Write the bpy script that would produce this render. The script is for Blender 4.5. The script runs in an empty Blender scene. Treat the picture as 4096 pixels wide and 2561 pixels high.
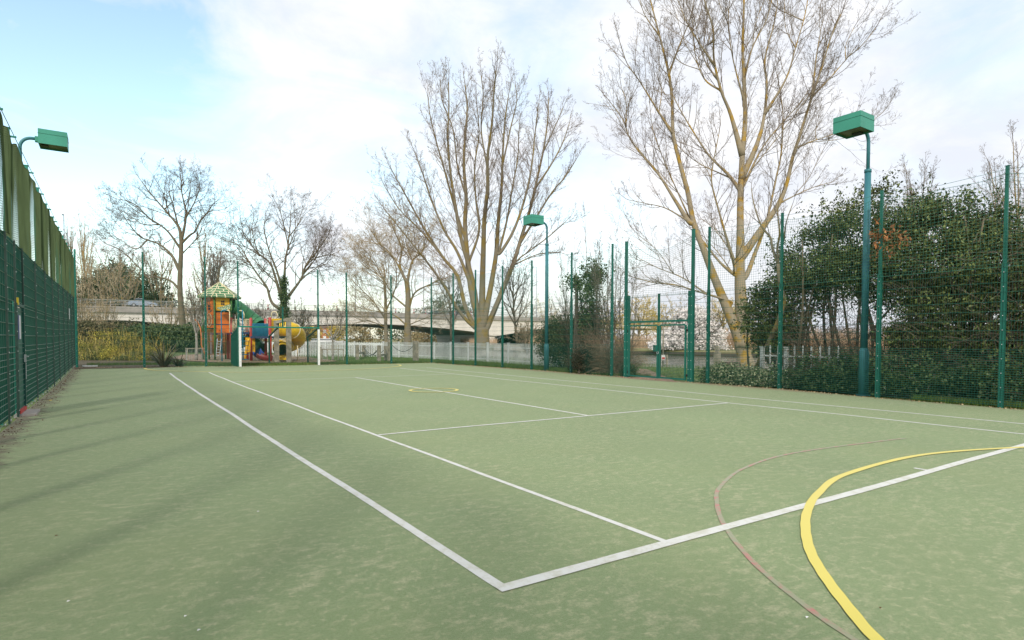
import bpy, math, random
import numpy as np
from mathutils import Vector, Matrix
R = math.radians
sc = bpy.context.scene
COL = sc.collection
# ------------------------------------------------------------------ camera (solved from the tennis court markings)
CX, CY, CZ = -1.769, -2.790, 1.407
YAW, PITCH, ROLL, FOC, SX, SY = 0.592404, -0.032572, 0.002533, 2384.9, 9.73, 154.0
_c, _s = math.cos(YAW), math.sin(YAW)
FW = Vector((_s*math.cos(PITCH), _c*math.cos(PITCH), math.sin(PITCH)))
_r = Vector((_c, -_s, 0)); _u = _r.cross(FW)
RT = _r*math.cos(ROLL)+_u*math.sin(ROLL); UP = -_r*math.sin(ROLL)+_u*math.cos(ROLL)
ORG = Vector((CX, CY, CZ))
cam = bpy.data.objects.new('camera', bpy.data.cameras.new('camera')); COL.objects.link(cam)
m = Matrix.Identity(4)
for i in range(3):
    m[i][0] = RT[i]; m[i][1] = UP[i]; m[i][2] = -FW[i]; m[i][3] = ORG[i]
cam.matrix_world = m
cam.data.sensor_width = 36; cam.data.lens = 36*FOC/4096
cam.data.shift_x = -SX/4096; cam.data.shift_y = SY/4096
cam.data.clip_start = 0.05; cam.data.clip_end = 6000
sc.camera = cam
K = 4096/2418.0
def ray(px, py):      # surveying aid: direction towards a point of the 2418-wide preview
    return FW + RT*((px*K-2048-SX)/FOC) - UP*((py*K-1280.5-SY)/FOC)
def PX(px, py, d):    # a surveyed point at depth d metres
    return ORG + ray(px, py)*d
def sstep(t):
    t = max(0., min(1., t)); return t*t*(3-2*t)
def gz(x, y):
    return 0.13*sstep((y-17)/14)*sstep((9-x)/12)
def GP(px, py):
    v = ray(px, py); z = 0
    for _ in range(12):
        t = (z-CZ)/v.z; p = ORG+v*t; z = gz(p.x, p.y)
    return Vector((p.x, p.y, z))
def CW(X, d, z=0):    # camera-frame plan coordinates to world
    return Vector((CX+X*_c+d*_s, CY-X*_s+d*_c, z))
# ------------------------------------------------------------------ materials
MATS = {}
def mat(name, col, rough=.7, metal=0, noise=None, var=0.25, bump=0, scale=8., sheen=0, isl=0, col2=None, spec=.4, detail=4, thr=(.35,.65)):
    """noise mixes col and col2 (or a darker col)"""
    if name in MATS: return MATS[name]
    M = bpy.data.materials.new(name); M.use_nodes = True; MATS[name] = M
    nt = M.node_tree; N = nt.nodes; L = nt.links; b = N['Principled BSDF']
    b.inputs['Roughness'].default_value = rough; b.inputs['Metallic'].default_value = metal
    b.inputs['Specular IOR Level'].default_value = spec
    tc = N.new('ShaderNodeTexCoord')
    nz = N.new('ShaderNodeTexNoise'); nz.inputs['Scale'].default_value = scale; nz.inputs['Detail'].default_value = detail
    L.new(tc.outputs['Object'], nz.inputs['Vector'])
    c2 = col2 if col2 else tuple(c*(1-var) for c in col)
    cr = N.new('ShaderNodeValToRGB'); cr.color_ramp.elements[0].position = thr[0]; cr.color_ramp.elements[1].position = thr[1]
    cr.color_ramp.elements[0].color = (*c2, 1); cr.color_ramp.elements[1].color = (*col, 1)
    L.new(nz.outputs['Fac'], cr.inputs['Fac'])
    out = cr.outputs['Color']
    if isl:
        g = N.new('ShaderNodeNewGeometry'); h = N.new('ShaderNodeHueSaturation'); mr = N.new('ShaderNodeMapRange')
        mr.inputs['To Min'].default_value = 1-isl; mr.inputs['To Max'].default_value = 1+isl
        L.new(g.outputs['Random Per Island'], mr.inputs['Value']); L.new(mr.outputs[0], h.inputs['Value']); L.new(out, h.inputs['Color'])
        out = h.outputs['Color']
    L.new(out, b.inputs['Base Color'])
    if bump:
        bp = N.new('ShaderNodeBump'); bp.inputs['Strength'].default_value = bump; bp.inputs['Distance'].default_value = .02
        n2 = N.new('ShaderNodeTexNoise'); n2.inputs['Scale'].default_value = scale*3; n2.inputs['Detail'].default_value = 6
        L.new(tc.outputs['Object'], n2.inputs['Vector']); L.new(n2.outputs['Fac'], bp.inputs['Height']); L.new(bp.outputs[0], b.inputs['Normal'])
    if sheen:
        b.inputs['Sheen Weight'].default_value = sheen; b.inputs['Sheen Roughness'].default_value = .5
    return M
GREEN = mat('green_paint', (.010,.135,.10), .45, var=.18, scale=3)
GREENL = mat('green_paint_worn', (.018,.22,.16), .45, var=.2, scale=3)
WIRE = mat('green_wire', (.010,.095,.068), .5, var=.2, scale=4)
NET = mat('green_net', (.045,.17,.12), .8, var=.2, scale=6)
NETO = mat('olive_net', (.105,.155,.068), .85, var=.3, scale=1.5)
NETW = mat('pale_net', (.16,.22,.15), .85, var=.2, scale=4)
LAMPG = mat('lamp_green', (.05,.30,.215), .5, var=.15, scale=2)
POLEB = mat('pole_teal', (.035,.16,.20), .45, var=.2, scale=2.5, col2=(.045,.20,.22))
BOLT = mat('zinc_bolt', (.7,.72,.72), .35, .6)
WHITE = mat('white_paint', (.82,.83,.82), .5, var=.12, scale=5)
CREAM = mat('cream_paint', (.85,.74,.47), .45, var=.1, scale=5)
RED = mat('red_paint', (.52,.06,.055), .45, var=.2, scale=4)
YEL = mat('yellow_plastic', (.80,.52,.015), .35, var=.12, scale=1.5)
YELP = mat('yellow_panel', (.85,.47,.02), .5, var=.12, scale=2)
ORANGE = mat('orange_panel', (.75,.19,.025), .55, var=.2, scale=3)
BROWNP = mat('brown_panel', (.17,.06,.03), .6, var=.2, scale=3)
BLUEP = mat('blue_paint', (.01,.22,.36), .45, var=.2, scale=3)
NAVY = mat('navy_deck', (.03,.05,.13), .6, var=.2)
GSLIDE = mat('green_plastic', (.05,.20,.085), .35, var=.15, scale=1.5)
BLUES = mat('blue_plastic', (.05,.12,.5), .4, var=.15)
TPOST = mat('tower_post_green', (.08,.20,.05), .5, var=.2)
STEEL = mat('galvanised', (.55,.57,.58), .4, .4, var=.2)
WOOD = mat('weathered_wood', (.40,.36,.28), .85, var=.45, scale=5, bump=.3)
WOODT = mat('stump_wood', (.36,.27,.20), .9, var=.5, scale=8, bump=.5)
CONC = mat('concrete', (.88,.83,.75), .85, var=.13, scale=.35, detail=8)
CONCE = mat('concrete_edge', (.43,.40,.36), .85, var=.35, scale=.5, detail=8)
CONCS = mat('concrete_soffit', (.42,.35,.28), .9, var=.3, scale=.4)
GREYM = mat('grey_metal', (.35,.37,.39), .45, .5, var=.2)
DARK = mat('dark_rubber', (.02,.02,.02), .7)
GLASS = mat('dark_glass', (.03,.04,.05), .08, spec=.8)
PALIS = mat('palisade_paint', (.74,.77,.76), .5, var=.2, scale=2)
BARKY = mat('bark_lichen', (.30,.25,.17), .95, scale=1.9, col2=(.38,.24,.045), bump=.8, detail=9, thr=(.38,.50))
BARKM = mat('bark_willow', (.21,.18,.125), .95, scale=1.5, col2=(.24,.175,.055), bump=.8, detail=9, thr=(.38,.52))
BARKG = mat('bark_grey', (.18,.15,.105), .95, scale=2, col2=(.13,.11,.065), bump=.5, detail=6)
BARKD = mat('bark_dark', (.12,.10,.075), .95, scale=2, bump=.3)
TWIGP = mat('twig_purple', (.185,.14,.115), .9, isl=.35, scale=.4, col2=(.215,.165,.10))
TWIGG = mat('twig_grey', (.16,.13,.10), .9, isl=.3, scale=.5)
TWIGY = mat('twig_yellow', (.58,.43,.10), .9, isl=.3, scale=.4, col2=(.45,.37,.16))
TWIGT = mat('twig_tan', (.42,.34,.22), .9, isl=.3, scale=.4)
TWIGD = mat('twig_dark', (.14,.115,.10), .9, isl=.3, scale=.4)
REED = mat('reed_tan', (.60,.43,.30), .95, isl=.3, scale=.6, col2=(.48,.35,.22))
LEAF = mat('leaf_holly', (.115,.145,.04), .48, isl=.75, scale=.9, col2=(.062,.078,.024), spec=.3)
LEAFI = mat('leaf_ivy', (.08,.12,.035), .45, isl=.5, scale=2)
LEAFH = mat('leaf_hedge', (.075,.11,.035), .6, isl=.45, scale=1.5)
LEAFF = mat('leaf_forsythia', (.42,.37,.04), .7, isl=.6, scale=1.3, col2=(.10,.115,.03), thr=(.44,.58))
LEAFE = mat('leaf_evergreen', (.10,.125,.045), .7, isl=.45, scale=.5, col2=(.05,.075,.03))
LEAFV = mat('leaf_variegated', (.50,.52,.33), .6, isl=.5, scale=14, col2=(.09,.16,.05), thr=(.45,.55))
LEAFB = mat('leaf_dead', (.26,.13,.06), .8, isl=.5, scale=3)
LEAFW = mat('blossom_white', (.93,.89,.86), .8, isl=.08, scale=.8, col2=(.80,.75,.71))
GRASSB = mat('grass_blade', (.10,.19,.03), .8, isl=.5, scale=1.5, col2=(.13,.17,.05))

def brick_mat(name, c1, c2, mortar, sx, sy, ms=.04):
    M = bpy.data.materials.new(name); M.use_nodes = True; nt = M.node_tree; N = nt.nodes; L = nt.links; b = N['Principled BSDF']
    tc = N.new('ShaderNodeTexCoord'); mp = N.new('ShaderNodeMapping'); mp.inputs['Scale'].default_value = (sx, sy, 1)
    br = N.new('ShaderNodeTexBrick'); br.inputs['Color1'].default_value = (*c1,1); br.inputs['Color2'].default_value = (*c2,1); br.inputs['Mortar'].default_value = (*mortar,1)
    br.inputs['Mortar Size'].default_value = ms; br.inputs['Scale'].default_value = 1; br.inputs['Brick Width'].default_value = 1; br.inputs['Row Height'].default_value = .6
    L.new(tc.outputs['UV'], mp.inputs[0]); L.new(mp.outputs[0], br.inputs['Vector']); L.new(br.outputs['Color'], b.inputs['Base Color'])
    b.inputs['Roughness'].default_value = .6
    return M
TILE = brick_mat('roof_tiles', (.05,.16,.06), (.07,.20,.08), (.80,.72,.48), 2.2, 2.7, .055)

# ------------------------------------------------------------------ object helpers
def wl(o):
    v = Vector(o.location)
    p = o.parent
    while p is not None:
        v = v+Vector(p.location); p = p.parent
    return v
def mesh_np(name, V, F, material, parent=None, smooth=False):
    """V (n,3) array in world coords, F (m,k) int array"""
    V = np.asarray(V, dtype=np.float32); F = np.asarray(F, dtype=np.int32)
    if parent is not None: V = V-np.array(wl(parent), dtype=np.float32)
    me = bpy.data.meshes.new(name); k = F.shape[1]
    me.vertices.add(len(V)); me.vertices.foreach_set('co', V.ravel())
    me.loops.add(F.size); me.loops.foreach_set('vertex_index', F.ravel())
    me.polygons.add(len(F)); me.polygons.foreach_set('loop_start', np.arange(0, F.size, k, dtype=np.int32))
    me.polygons.foreach_set('loop_total', np.full(len(F), k, dtype=np.int32))
    me.polygons.foreach_set('use_smooth', np.full(len(F), smooth, dtype=bool))
    me.update(calc_edges=True); me.materials.append(material)
    o = bpy.data.objects.new(name, me); COL.objects.link(o)
    if parent is not None: o.parent = parent
    return o
class MB:
    def __init__(s): s.v = []; s.f = []; s.sm = []; s.mi = []; s.cur = 0
    def add(s, vs, fs, sm=False):
        n = len(s.v); s.v += [tuple(v) for v in vs]; s.f += [tuple(i+n for i in f) for f in fs]; s.sm += [sm]*len(fs); s.mi += [s.cur]*len(fs)
    def box(s, c, size, rot=None):
        hx, hy, hz = [a/2 for a in size]; c = Vector(c)
        vs = [Vector((x,y,z)) for x in (-hx,hx) for y in (-hy,hy) for z in (-hz,hz)]
        if rot is not None: vs = [rot@v for v in vs]
        s.add([v+c for v in vs], [(0,1,3,2),(4,6,7,5),(0,4,5,1),(2,3,7,6),(0,2,6,4),(1,5,7,3)])
    def bar(s, a, b, w, h=None):
        """square bar from a to b, w wide (horizontal), h deep"""
        a = Vector(a); b = Vector(b); h = h or w; d = (b-a).normalized()
        u = Vector((0,0,1)) if abs(d.z) < .9 else Vector((0,1,0))
        x = d.cross(u).normalized(); y = x.cross(d).normalized()
        vs = [p+x*sx*w/2+y*sy*h/2 for p in (a, b) for sx, sy in ((-1,-1),(1,-1),(1,1),(-1,1))]
        s.add(vs, [(3,2,1,0),(4,5,6,7),(0,1,5,4),(1,2,6,5),(2,3,7,6),(3,0,4,7)])
    def tube(s, pts, rad, n=8, cap=True):
        pts = [Vector(p) for p in pts]
        if not hasattr(rad, '__len__'): rad = [rad]*len(pts)
        base = len(s.v); ref = None; rings = []
        for i, p in enumerate(pts):
            d = (pts[min(i+1,len(pts)-1)]-pts[max(i-1,0)]).normalized()
            if ref is None: ref = Vector((1,0,0)) if abs(d.x) < .8 else Vector((0,1,0))
            ref = (ref-d*ref.dot(d)).normalized(); y = d.cross(ref)
            rings.append([p+(ref*math.cos(2*math.pi*k/n)+y*math.sin(2*math.pi*k/n))*rad[i] for k in range(n)])
        for r in rings: s.v += [tuple(v) for v in r]
        for i in range(len(pts)-1):
            for k in range(n):
                a = base+i*n+k; b = base+i*n+(k+1)%n
                s.f.append((a, b, b+n, a+n)); s.sm.append(True); s.mi.append(s.cur)
        if cap:
            s.f.append(tuple(base+k for k in reversed(range(n)))); s.sm.append(False); s.mi.append(s.cur)
            e = base+(len(pts)-1)*n; s.f.append(tuple(e+k for k in range(n))); s.sm.append(False); s.mi.append(s.cur)
    def cyl(s, a, b, r, n=12, r2=None): s.tube([a, b], [r, r2 if r2 is not None else r], n)
    def prism(s, poly, z0, z1):
        n = len(poly); vs = [(x,y,z0) for x,y in poly]+[(x,y,z1) for x,y in poly]
        s.add(vs, [tuple(reversed(range(n))), tuple(range(n,2*n))]+[(i,(i+1)%n,(i+1)%n+n,i+n) for i in range(n)])
    def ball(s, c, r, n=8, sq=(1,1,1)):
        vs = []; fs = []
        for i in range(n+1):
            t = math.pi*i/n
            for j in range(2*n):
                a = math.pi*j/n; vs.append((c[0]+r*sq[0]*math.sin(t)*math.cos(a), c[1]+r*sq[1]*math.sin(t)*math.sin(a), c[2]+r*sq[2]*math.cos(t)))
        for i in range(n):
            for j in range(2*n): fs.append((i*2*n+j, (i+1)*2*n+j, (i+1)*2*n+(j+1)%(2*n), i*2*n+(j+1)%(2*n)))
        s.add(vs, fs, True)
    def build(s, name, material, parent=None, local=False, extra=None):
        o_ = Vector((0,0,0)) if (parent is None or local) else wl(parent)
        me = bpy.data.meshes.new(name); me.from_pydata([(v[0]-o_.x, v[1]-o_.y, v[2]-o_.z) for v in s.v], [], s.f)
        me.polygons.foreach_set('use_smooth', s.sm); me.update(); me.materials.append(material)
        if extra: me.materials.append(extra); me.polygons.foreach_set('material_index', s.mi)
        o = bpy.data.objects.new(name, me); COL.objects.link(o)
        if parent is not None: o.parent = parent
        return o
def tag(o, label=None, cat=None, group=None, kind=None):
    if label: o['label'] = label
    if cat: o['category'] = cat
    if group: o['group'] = group
    if kind: o['kind'] = kind
    return o
def thing(name, loc, label, cat, group=None):
    o = bpy.data.objects.new(name, None); o.location = loc; o.empty_display_size = .3; COL.objects.link(o)
    return tag(o, label, cat, group)
def copy_tree(o, parent=None):
    c = o.copy(); COL.objects.link(c); c.parent = parent
    for ch in [x for x in COL.objects if x.parent == o]: copy_tree(ch, c)
    return c
def struct(o, label=None, cat=None): return tag(o, label, cat, kind='structure')
def segmesh(name, segs, material, parent=None, sides=3):
    """segs: rows p0(3) p1(3) r0 r1 -> thin prisms"""
    A = np.asarray(segs, dtype=np.float64).reshape(-1, 8)
    P0, P1, r0, r1 = A[:, :3], A[:, 3:6], A[:, 6], A[:, 7]
    D = P1-P0; D /= (np.linalg.norm(D, axis=1)[:, None]+1e-9)
    ref = np.where(np.abs(D[:, 2:3]) < .9, np.array([[0,0,1.]]), np.array([[1.,0,0]]))
    X = np.cross(D, ref); X /= (np.linalg.norm(X, axis=1)[:, None]+1e-9); Y = np.cross(D, X)
    n = len(A); V = np.zeros((n, 2*sides, 3))
    for k in range(sides):
        a = 2*math.pi*k/sides; W = X*math.cos(a)+Y*math.sin(a)
        V[:, k] = P0+W*r0[:, None]; V[:, sides+k] = P1+W*r1[:, None]
    F = np.array([[k, (k+1)%sides, (k+1)%sides+sides, k+sides] for k in range(sides)])
    F = (F[None]+(np.arange(n)*2*sides)[:, None, None]).reshape(-1, 4)
    return mesh_np(name, V.reshape(-1, 3), F, material, parent)
def leafmesh(name, C, size, material, parent=None, seed=0, aspect=.5, var=.4, up=0., drop=0.):
    C = np.asarray(C, dtype=np.float64).reshape(-1, 3); n = len(C); g = np.random.default_rng(seed)
    A = g.normal(size=(n,3)); A[:,2] = A[:,2]*(1-up)-drop; A /= np.linalg.norm(A, axis=1)[:, None]
    B = np.cross(A, g.normal(size=(n,3))); B /= np.linalg.norm(B, axis=1)[:, None]
    s = size*(1+var*g.uniform(-1,1,size=n))[:, None]
    Nn = np.cross(A, B)
    V = np.stack([C-A*s*.5, C+B*s*aspect*.5+Nn*s*.08, C+A*s*.5, C-B*s*aspect*.5+Nn*s*.08], axis=1).reshape(-1,3)
    F = np.arange(4*n).reshape(-1,4)
    return mesh_np(name, V, F, material, parent)

# ------------------------------------------------------------------ world and sun
SUN_AZ, SUN_EL = R(215), R(34)     # the sun stands behind the camera, a little to the left
W = bpy.data.worlds.new('World'); sc.world = W; W.use_nodes = True
nt = W.node_tree; N = nt.nodes; L = nt.links; bg = N['Background']; bg.inputs['Strength'].default_value = .1
sky = N.new('ShaderNodeTexSky'); sky.sky_type = 'NISHITA'; sky.sun_disc = False; sky.sun_elevation = SUN_EL; sky.sun_rotation = SUN_AZ
sky.air_density = 1.0; sky.dust_density = 1.2; sky.ozone_density = 1.5
tc = N.new('ShaderNodeTexCoord'); 
def wnoise(scale, detail, rough, dist=0., sc3=(1,1,1.8)):
    mp = N.new('ShaderNodeMapping'); mp.inputs['Scale'].default_value = sc3
    n_ = N.new('ShaderNodeTexNoise'); n_.inputs['Scale'].default_value = scale; n_.inputs['Detail'].default_value = detail; n_.inputs['Roughness'].default_value = rough; n_.inputs['Distortion'].default_value = dist
    L.new(tc.outputs['Generated'], mp.inputs[0]); L.new(mp.outputs[0], n_.inputs['Vector']); return n_
def mth(op, a, b=None, cl=False):
    n_ = N.new('ShaderNodeMath'); n_.operation = op; n_.use_clamp = cl
    for i, q in enumerate((a, b)):
        if q is None: continue
        if isinstance(q, (int, float)): n_.inputs[i].default_value = q
        else: L.new(q, n_.inputs[i])
    return n_.outputs[0]
def lobe(px, py, lo):     # how close a direction is to a clear patch of sky
    v = ray(px, py).normalized(); d = N.new('ShaderNodeVectorMath'); d.operation = 'DOT_PRODUCT'
    L.new(tc.outputs['Generated'], d.inputs[0]); d.inputs[1].default_value = v
    mr = N.new('ShaderNodeMapRange'); mr.interpolation_type = 'SMOOTHSTEP'; mr.inputs['From Min'].default_value = lo; mr.inputs['From Max'].default_value = 1.
    L.new(d.outputs['Value'], mr.inputs['Value']); return mr.outputs[0]
n1 = wnoise(3.4, 8, .6, .6, (1,1,2.6)); n2 = wnoise(5., 6, .6, .3)
blue = mth('MULTIPLY', lobe(-40, 200, .93), .72)
blue = mth('ADD', blue, mth('MULTIPLY', lobe(-500, 350, .80), .25))
blue = mth('ADD', blue, mth('MULTIPLY', lobe(930, 330, .985), .26))
blue = mth('ADD', blue, mth('MULTIPLY', lobe(1200, 40, .985), .22))
blue = mth('ADD', blue, mth('MULTIPLY', lobe(1330, 560, .985), .24))
blue = mth('ADD', blue, mth('MULTIPLY', lobe(2400, 20, .99), .25))
blue = mth('ADD', blue, mth('MULTIPLY', lobe(700, 780, .95), .22))
nn = mth('MULTIPLY', mth('SUBTRACT', n1.outputs['Fac'], .52), 4.2)
clr = mth('ADD', blue, mth('MULTIPLY', mth('ADD', nn, .15), mth('ADD', blue, .27)), True)     # 1 = clear sky
crs = N.new('ShaderNodeValToRGB'); crs.color_ramp.elements[0].color = (6.7,7.05,7.75,1); crs.color_ramp.elements[1].color = (8.5,8.5,8.65,1)
crs.color_ramp.elements[0].position = .35; crs.color_ramp.elements[1].position = .62
L.new(n2.outputs['Fac'], crs.inputs['Fac'])
boost = N.new('ShaderNodeMix'); boost.data_type = 'RGBA'; boost.blend_type = 'MULTIPLY'; boost.inputs[0].default_value = 1
L.new(sky.outputs[0], boost.inputs[6]); boost.inputs[7].default_value = (2.9, 2.75, 2.25, 1)
mx = N.new('ShaderNodeMix'); mx.data_type = 'RGBA'
L.new(clr, mx.inputs[0]); L.new(crs.outputs[0], mx.inputs[6]); L.new(boost.outputs[2], mx.inputs[7]); L.new(mx.outputs[2], bg.inputs['Color'])
sd = bpy.data.lights.new('sun', 'SUN'); sd.energy = 2.1; sd.angle = R(6); sd.color = (1, .93, .82)
so = bpy.data.objects.new('sun', sd); COL.objects.link(so)
LD = Vector((-math.sin(SUN_AZ)*math.cos(SUN_EL), -math.cos(SUN_AZ)*math.cos(SUN_EL), -math.sin(SUN_EL)))
so.rotation_euler = LD.to_track_quat('-Z', 'Y').to_euler(); so.location = (0, 0, 30)
sc.view_settings.view_transform = 'Standard'; sc.view_settings.look = 'None'; sc.view_settings.exposure = .37; sc.view_settings.gamma = 1
sc.render.engine = 'CYCLES'; sc.render.resolution_x = 1024; sc.render.resolution_y = 640
sc.cycles.transparent_max_bounces = 6; sc.cycles.max_bounces = 4; sc.cycles.diffuse_bounces = 2; sc.cycles.glossy_bounces = 2

# ------------------------------------------------------------------ ground, court, river
def grid(name, xs, ys, zf, material, tf=lambda x, y: (x, y)):
    V = []; 
    for y in ys:
        for x in xs:
            a, b = tf(x, y); V.append((a, b, zf(a, b)))
    nx = len(xs); F = [(j*nx+i, j*nx+i+1, (j+1)*nx+i+1, (j+1)*nx+i) for j in range(len(ys)-1) for i in range(nx-1)]
    return mesh_np(name, V, F, material, smooth=True)
def arange(a, b, s):
    n = max(1, int(round((b-a)/s))); return [a+(b-a)*i/n for i in range(n+1)]
def undul(x, y): return .0012*math.sin(x*1.1+y*.9)+.0012*math.sin(y*1.35-x*.4+1)
def court_z(x, y): return gz(x, y)+undul(x, y)

M = bpy.data.materials.new('court_turf'); M.use_nodes = True; nt = M.node_tree; N = nt.nodes; L = nt.links; b = N['Principled BSDF']
tc = N.new('ShaderNodeTexCoord')
def nz(scale, detail=5, rough=.55, sc3=(1,1,1), dist=0):
    mp = N.new('ShaderNodeMapping'); mp.inputs['Scale'].default_value = sc3; mp.inputs['Rotation'].default_value = (0,0,R(25))
    n_ = N.new('ShaderNodeTexNoise'); n_.inputs['Scale'].default_value = scale; n_.inputs['Detail'].default_value = detail; n_.inputs['Roughness'].default_value = rough; n_.inputs['Distortion'].default_value = dist
    L.new(tc.outputs['Object'], mp.inputs[0]); L.new(mp.outputs[0], n_.inputs['Vector']); return n_.outputs['Fac']
def ramp(src, p0, p1, c0=(0,0,0,1), c1=(1,1,1,1)):
    r_ = N.new('ShaderNodeValToRGB'); r_.color_ramp.elements[0].position = p0; r_.color_ramp.elements[1].position = p1
    r_.color_ramp.elements[0].color = c0; r_.color_ramp.elements[1].color = c1; L.new(src, r_.inputs['Fac']); return r_.outputs['Color']
def mixc(f, a, b_, mode='MIX'):
    m_ = N.new('ShaderNodeMix'); m_.data_type = 'RGBA'; m_.blend_type = mode
    for i, q in ((0, f), (6, a), (7, b_)):
        if isinstance(q, (int, float)): m_.inputs[i].default_value = q
        elif isinstance(q, tuple): m_.inputs[i].default_value = q
        else: L.new(q, m_.inputs[i])
    return m_.outputs[2]
TG = (.178,.255,.100,1); TG2 = (.138,.205,.080,1); SAND = (.46,.42,.27,1)
base = mixc(ramp(nz(.55, 5), .35, .65), TG, TG2)
base = mixc(mixc(1., ramp(nz(6.5, 5, .66, (1,1.8,1)), .49, .66, c1=(.82,.82,.82,1)), ramp(nz(.9, 3), .38, .60, c0=(.30,.30,.30,1)), 'MULTIPLY'), base, SAND)
base = mixc(ramp(nz(19, 3, .6), .54, .68, c1=(.65,.65,.65,1)), base, SAND)
base = mixc(ramp(nz(60, 3, .65), .42, .68, c1=(.75,.75,.75,1)), base, (.10,.15,.05,1))
base = mixc(ramp(nz(120, 2, .7), .52, .72, c1=(.35,.35,.35,1)), base, (.36,.36,.20,1))
base = mixc(ramp(nz(.22, 4, .6, dist=1), .42, .62, c1=(.35,.35,.35,1)), base, (.20,.235,.085,1))
base = mixc(ramp(nz(240, 2, .6), .35, .7, c0=(.0,.0,.0,1), c1=(.55,.55,.55,1)), base, (.30,.36,.22,1))
base = mixc(ramp(nz(330, 2, .6), .50, .75, c1=(.6,.6,.6,1)), base, (.07,.105,.05,1))
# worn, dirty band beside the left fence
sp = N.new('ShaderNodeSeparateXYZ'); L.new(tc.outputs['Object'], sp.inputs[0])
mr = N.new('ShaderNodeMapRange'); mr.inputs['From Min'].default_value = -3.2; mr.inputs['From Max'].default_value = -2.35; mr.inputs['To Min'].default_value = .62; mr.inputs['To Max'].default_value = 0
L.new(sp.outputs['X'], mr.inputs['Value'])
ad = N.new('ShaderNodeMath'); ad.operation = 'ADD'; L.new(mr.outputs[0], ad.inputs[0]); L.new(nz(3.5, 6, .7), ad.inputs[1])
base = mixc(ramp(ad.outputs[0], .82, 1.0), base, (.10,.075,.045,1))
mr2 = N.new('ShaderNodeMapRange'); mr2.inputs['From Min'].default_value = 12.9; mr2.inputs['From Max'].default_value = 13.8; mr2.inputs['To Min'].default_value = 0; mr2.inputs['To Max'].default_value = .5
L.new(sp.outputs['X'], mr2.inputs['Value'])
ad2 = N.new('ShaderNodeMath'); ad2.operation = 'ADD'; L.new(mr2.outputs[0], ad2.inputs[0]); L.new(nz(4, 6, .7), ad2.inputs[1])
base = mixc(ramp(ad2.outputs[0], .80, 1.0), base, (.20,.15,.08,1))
L.new(base, b.inputs['Base Color']); b.inputs['Roughness'].default_value = .95; b.inputs['Specular IOR Level'].default_value = .15
b.inputs['Sheen Weight'].default_value = .30; b.inputs['Sheen Roughness'].default_value = .4; b.inputs['Sheen Tint'].default_value = (.9,1,.75,1)
bp = N.new('ShaderNodeBump'); bp.inputs['Strength'].default_value = .5; bp.inputs['Distance'].default_value = .01
L.new(nz(160, 4, .7), bp.inputs['Height']); L.new(bp.outputs[0], b.inputs['Normal'])
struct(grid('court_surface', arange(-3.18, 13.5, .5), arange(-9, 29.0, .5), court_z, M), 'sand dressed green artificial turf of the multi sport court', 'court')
xl = [GP(x, y) for x, y in ((182,868),(341,868),(487,866),(567,866))]
farx = [-3.2]+[p.x for p in xl[1:]]+[7.3, 8.8, 11.3, 13.75]; fary = [p.y for p in xl]+[29.5, 29.25, 29.05, 29.0]
def far_y(x):
    return float(np.interp(x, farx, fary))
rightx = [(-9,13.6),(1.84,13.6),(4.3,13.66),(7.1,14.1),(10.2,14.02),(13.3,14.0),(19.5,14.2),(24,14.0),(29,13.75)]
def right_x(y): return float(np.interp(y, [a for a,_ in rightx], [b_ for _,b_ in rightx]))
# turf margins that follow the slightly skewed fences
V = []; F = []
xs = arange(-3.18, 13.5, .5)
for x in xs: V += [(x, 29.0, court_z(x, 29.)), (x, max(29.02, far_y(x)-.05), court_z(x, far_y(x)))]
F = [(2*i, 2*i+2, 2*i+3, 2*i+1) for i in range(len(xs)-1)]
ys = arange(-9, 29.0, .5); n0 = len(V)
for y in ys: V += [(13.5, y, court_z(13.5, y)), (right_x(y)-.04, y, court_z(right_x(y), y))]
F += [(n0+2*i, n0+2*i+1, n0+2*i+3, n0+2*i+2) for i in range(len(ys)-1)]
struct(mesh_np('court_margin', V, F, M), 'narrow strip of turf between the court and its fences', 'court')

def ptmat(name, col, wear, wearcol=(.2,.26,.13)):
    M = bpy.data.materials.new(name); M.use_nodes = True; nt = M.node_tree; N = nt.nodes; L = nt.links; b = N['Principled BSDF']
    tc = N.new('ShaderNodeTexCoord'); n_ = N.new('ShaderNodeTexNoise'); n_.inputs['Scale'].default_value = 6; n_.inputs['Detail'].default_value = 9; n_.inputs['Roughness'].default_value = .75
    L.new(tc.outputs['Object'], n_.inputs['Vector'])
    r_ = N.new('ShaderNodeValToRGB'); r_.color_ramp.elements[0].position = wear-.06; r_.color_ramp.elements[1].position = wear+.08
    r_.color_ramp.elements[0].color = (*wearcol,1); r_.color_ramp.elements[1].color = (*col,1)
    L.new(n_.outputs['Fac'], r_.inputs['Fac']); L.new(r_.outputs[0], b.inputs['Base Color']); b.inputs['Roughness'].default_value = .9
    b.inputs['Sheen Weight'].default_value = .3
    return M
LINEW = ptmat('line_white', (.62,.63,.59), .45, (.50,.50,.41)); LINEY = ptmat('line_yellow', (.66,.56,.075), .30, (.5,.43,.12)); LINER = ptmat('line_red', (.42,.13,.11), .53, (.245,.26,.145))
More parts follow.
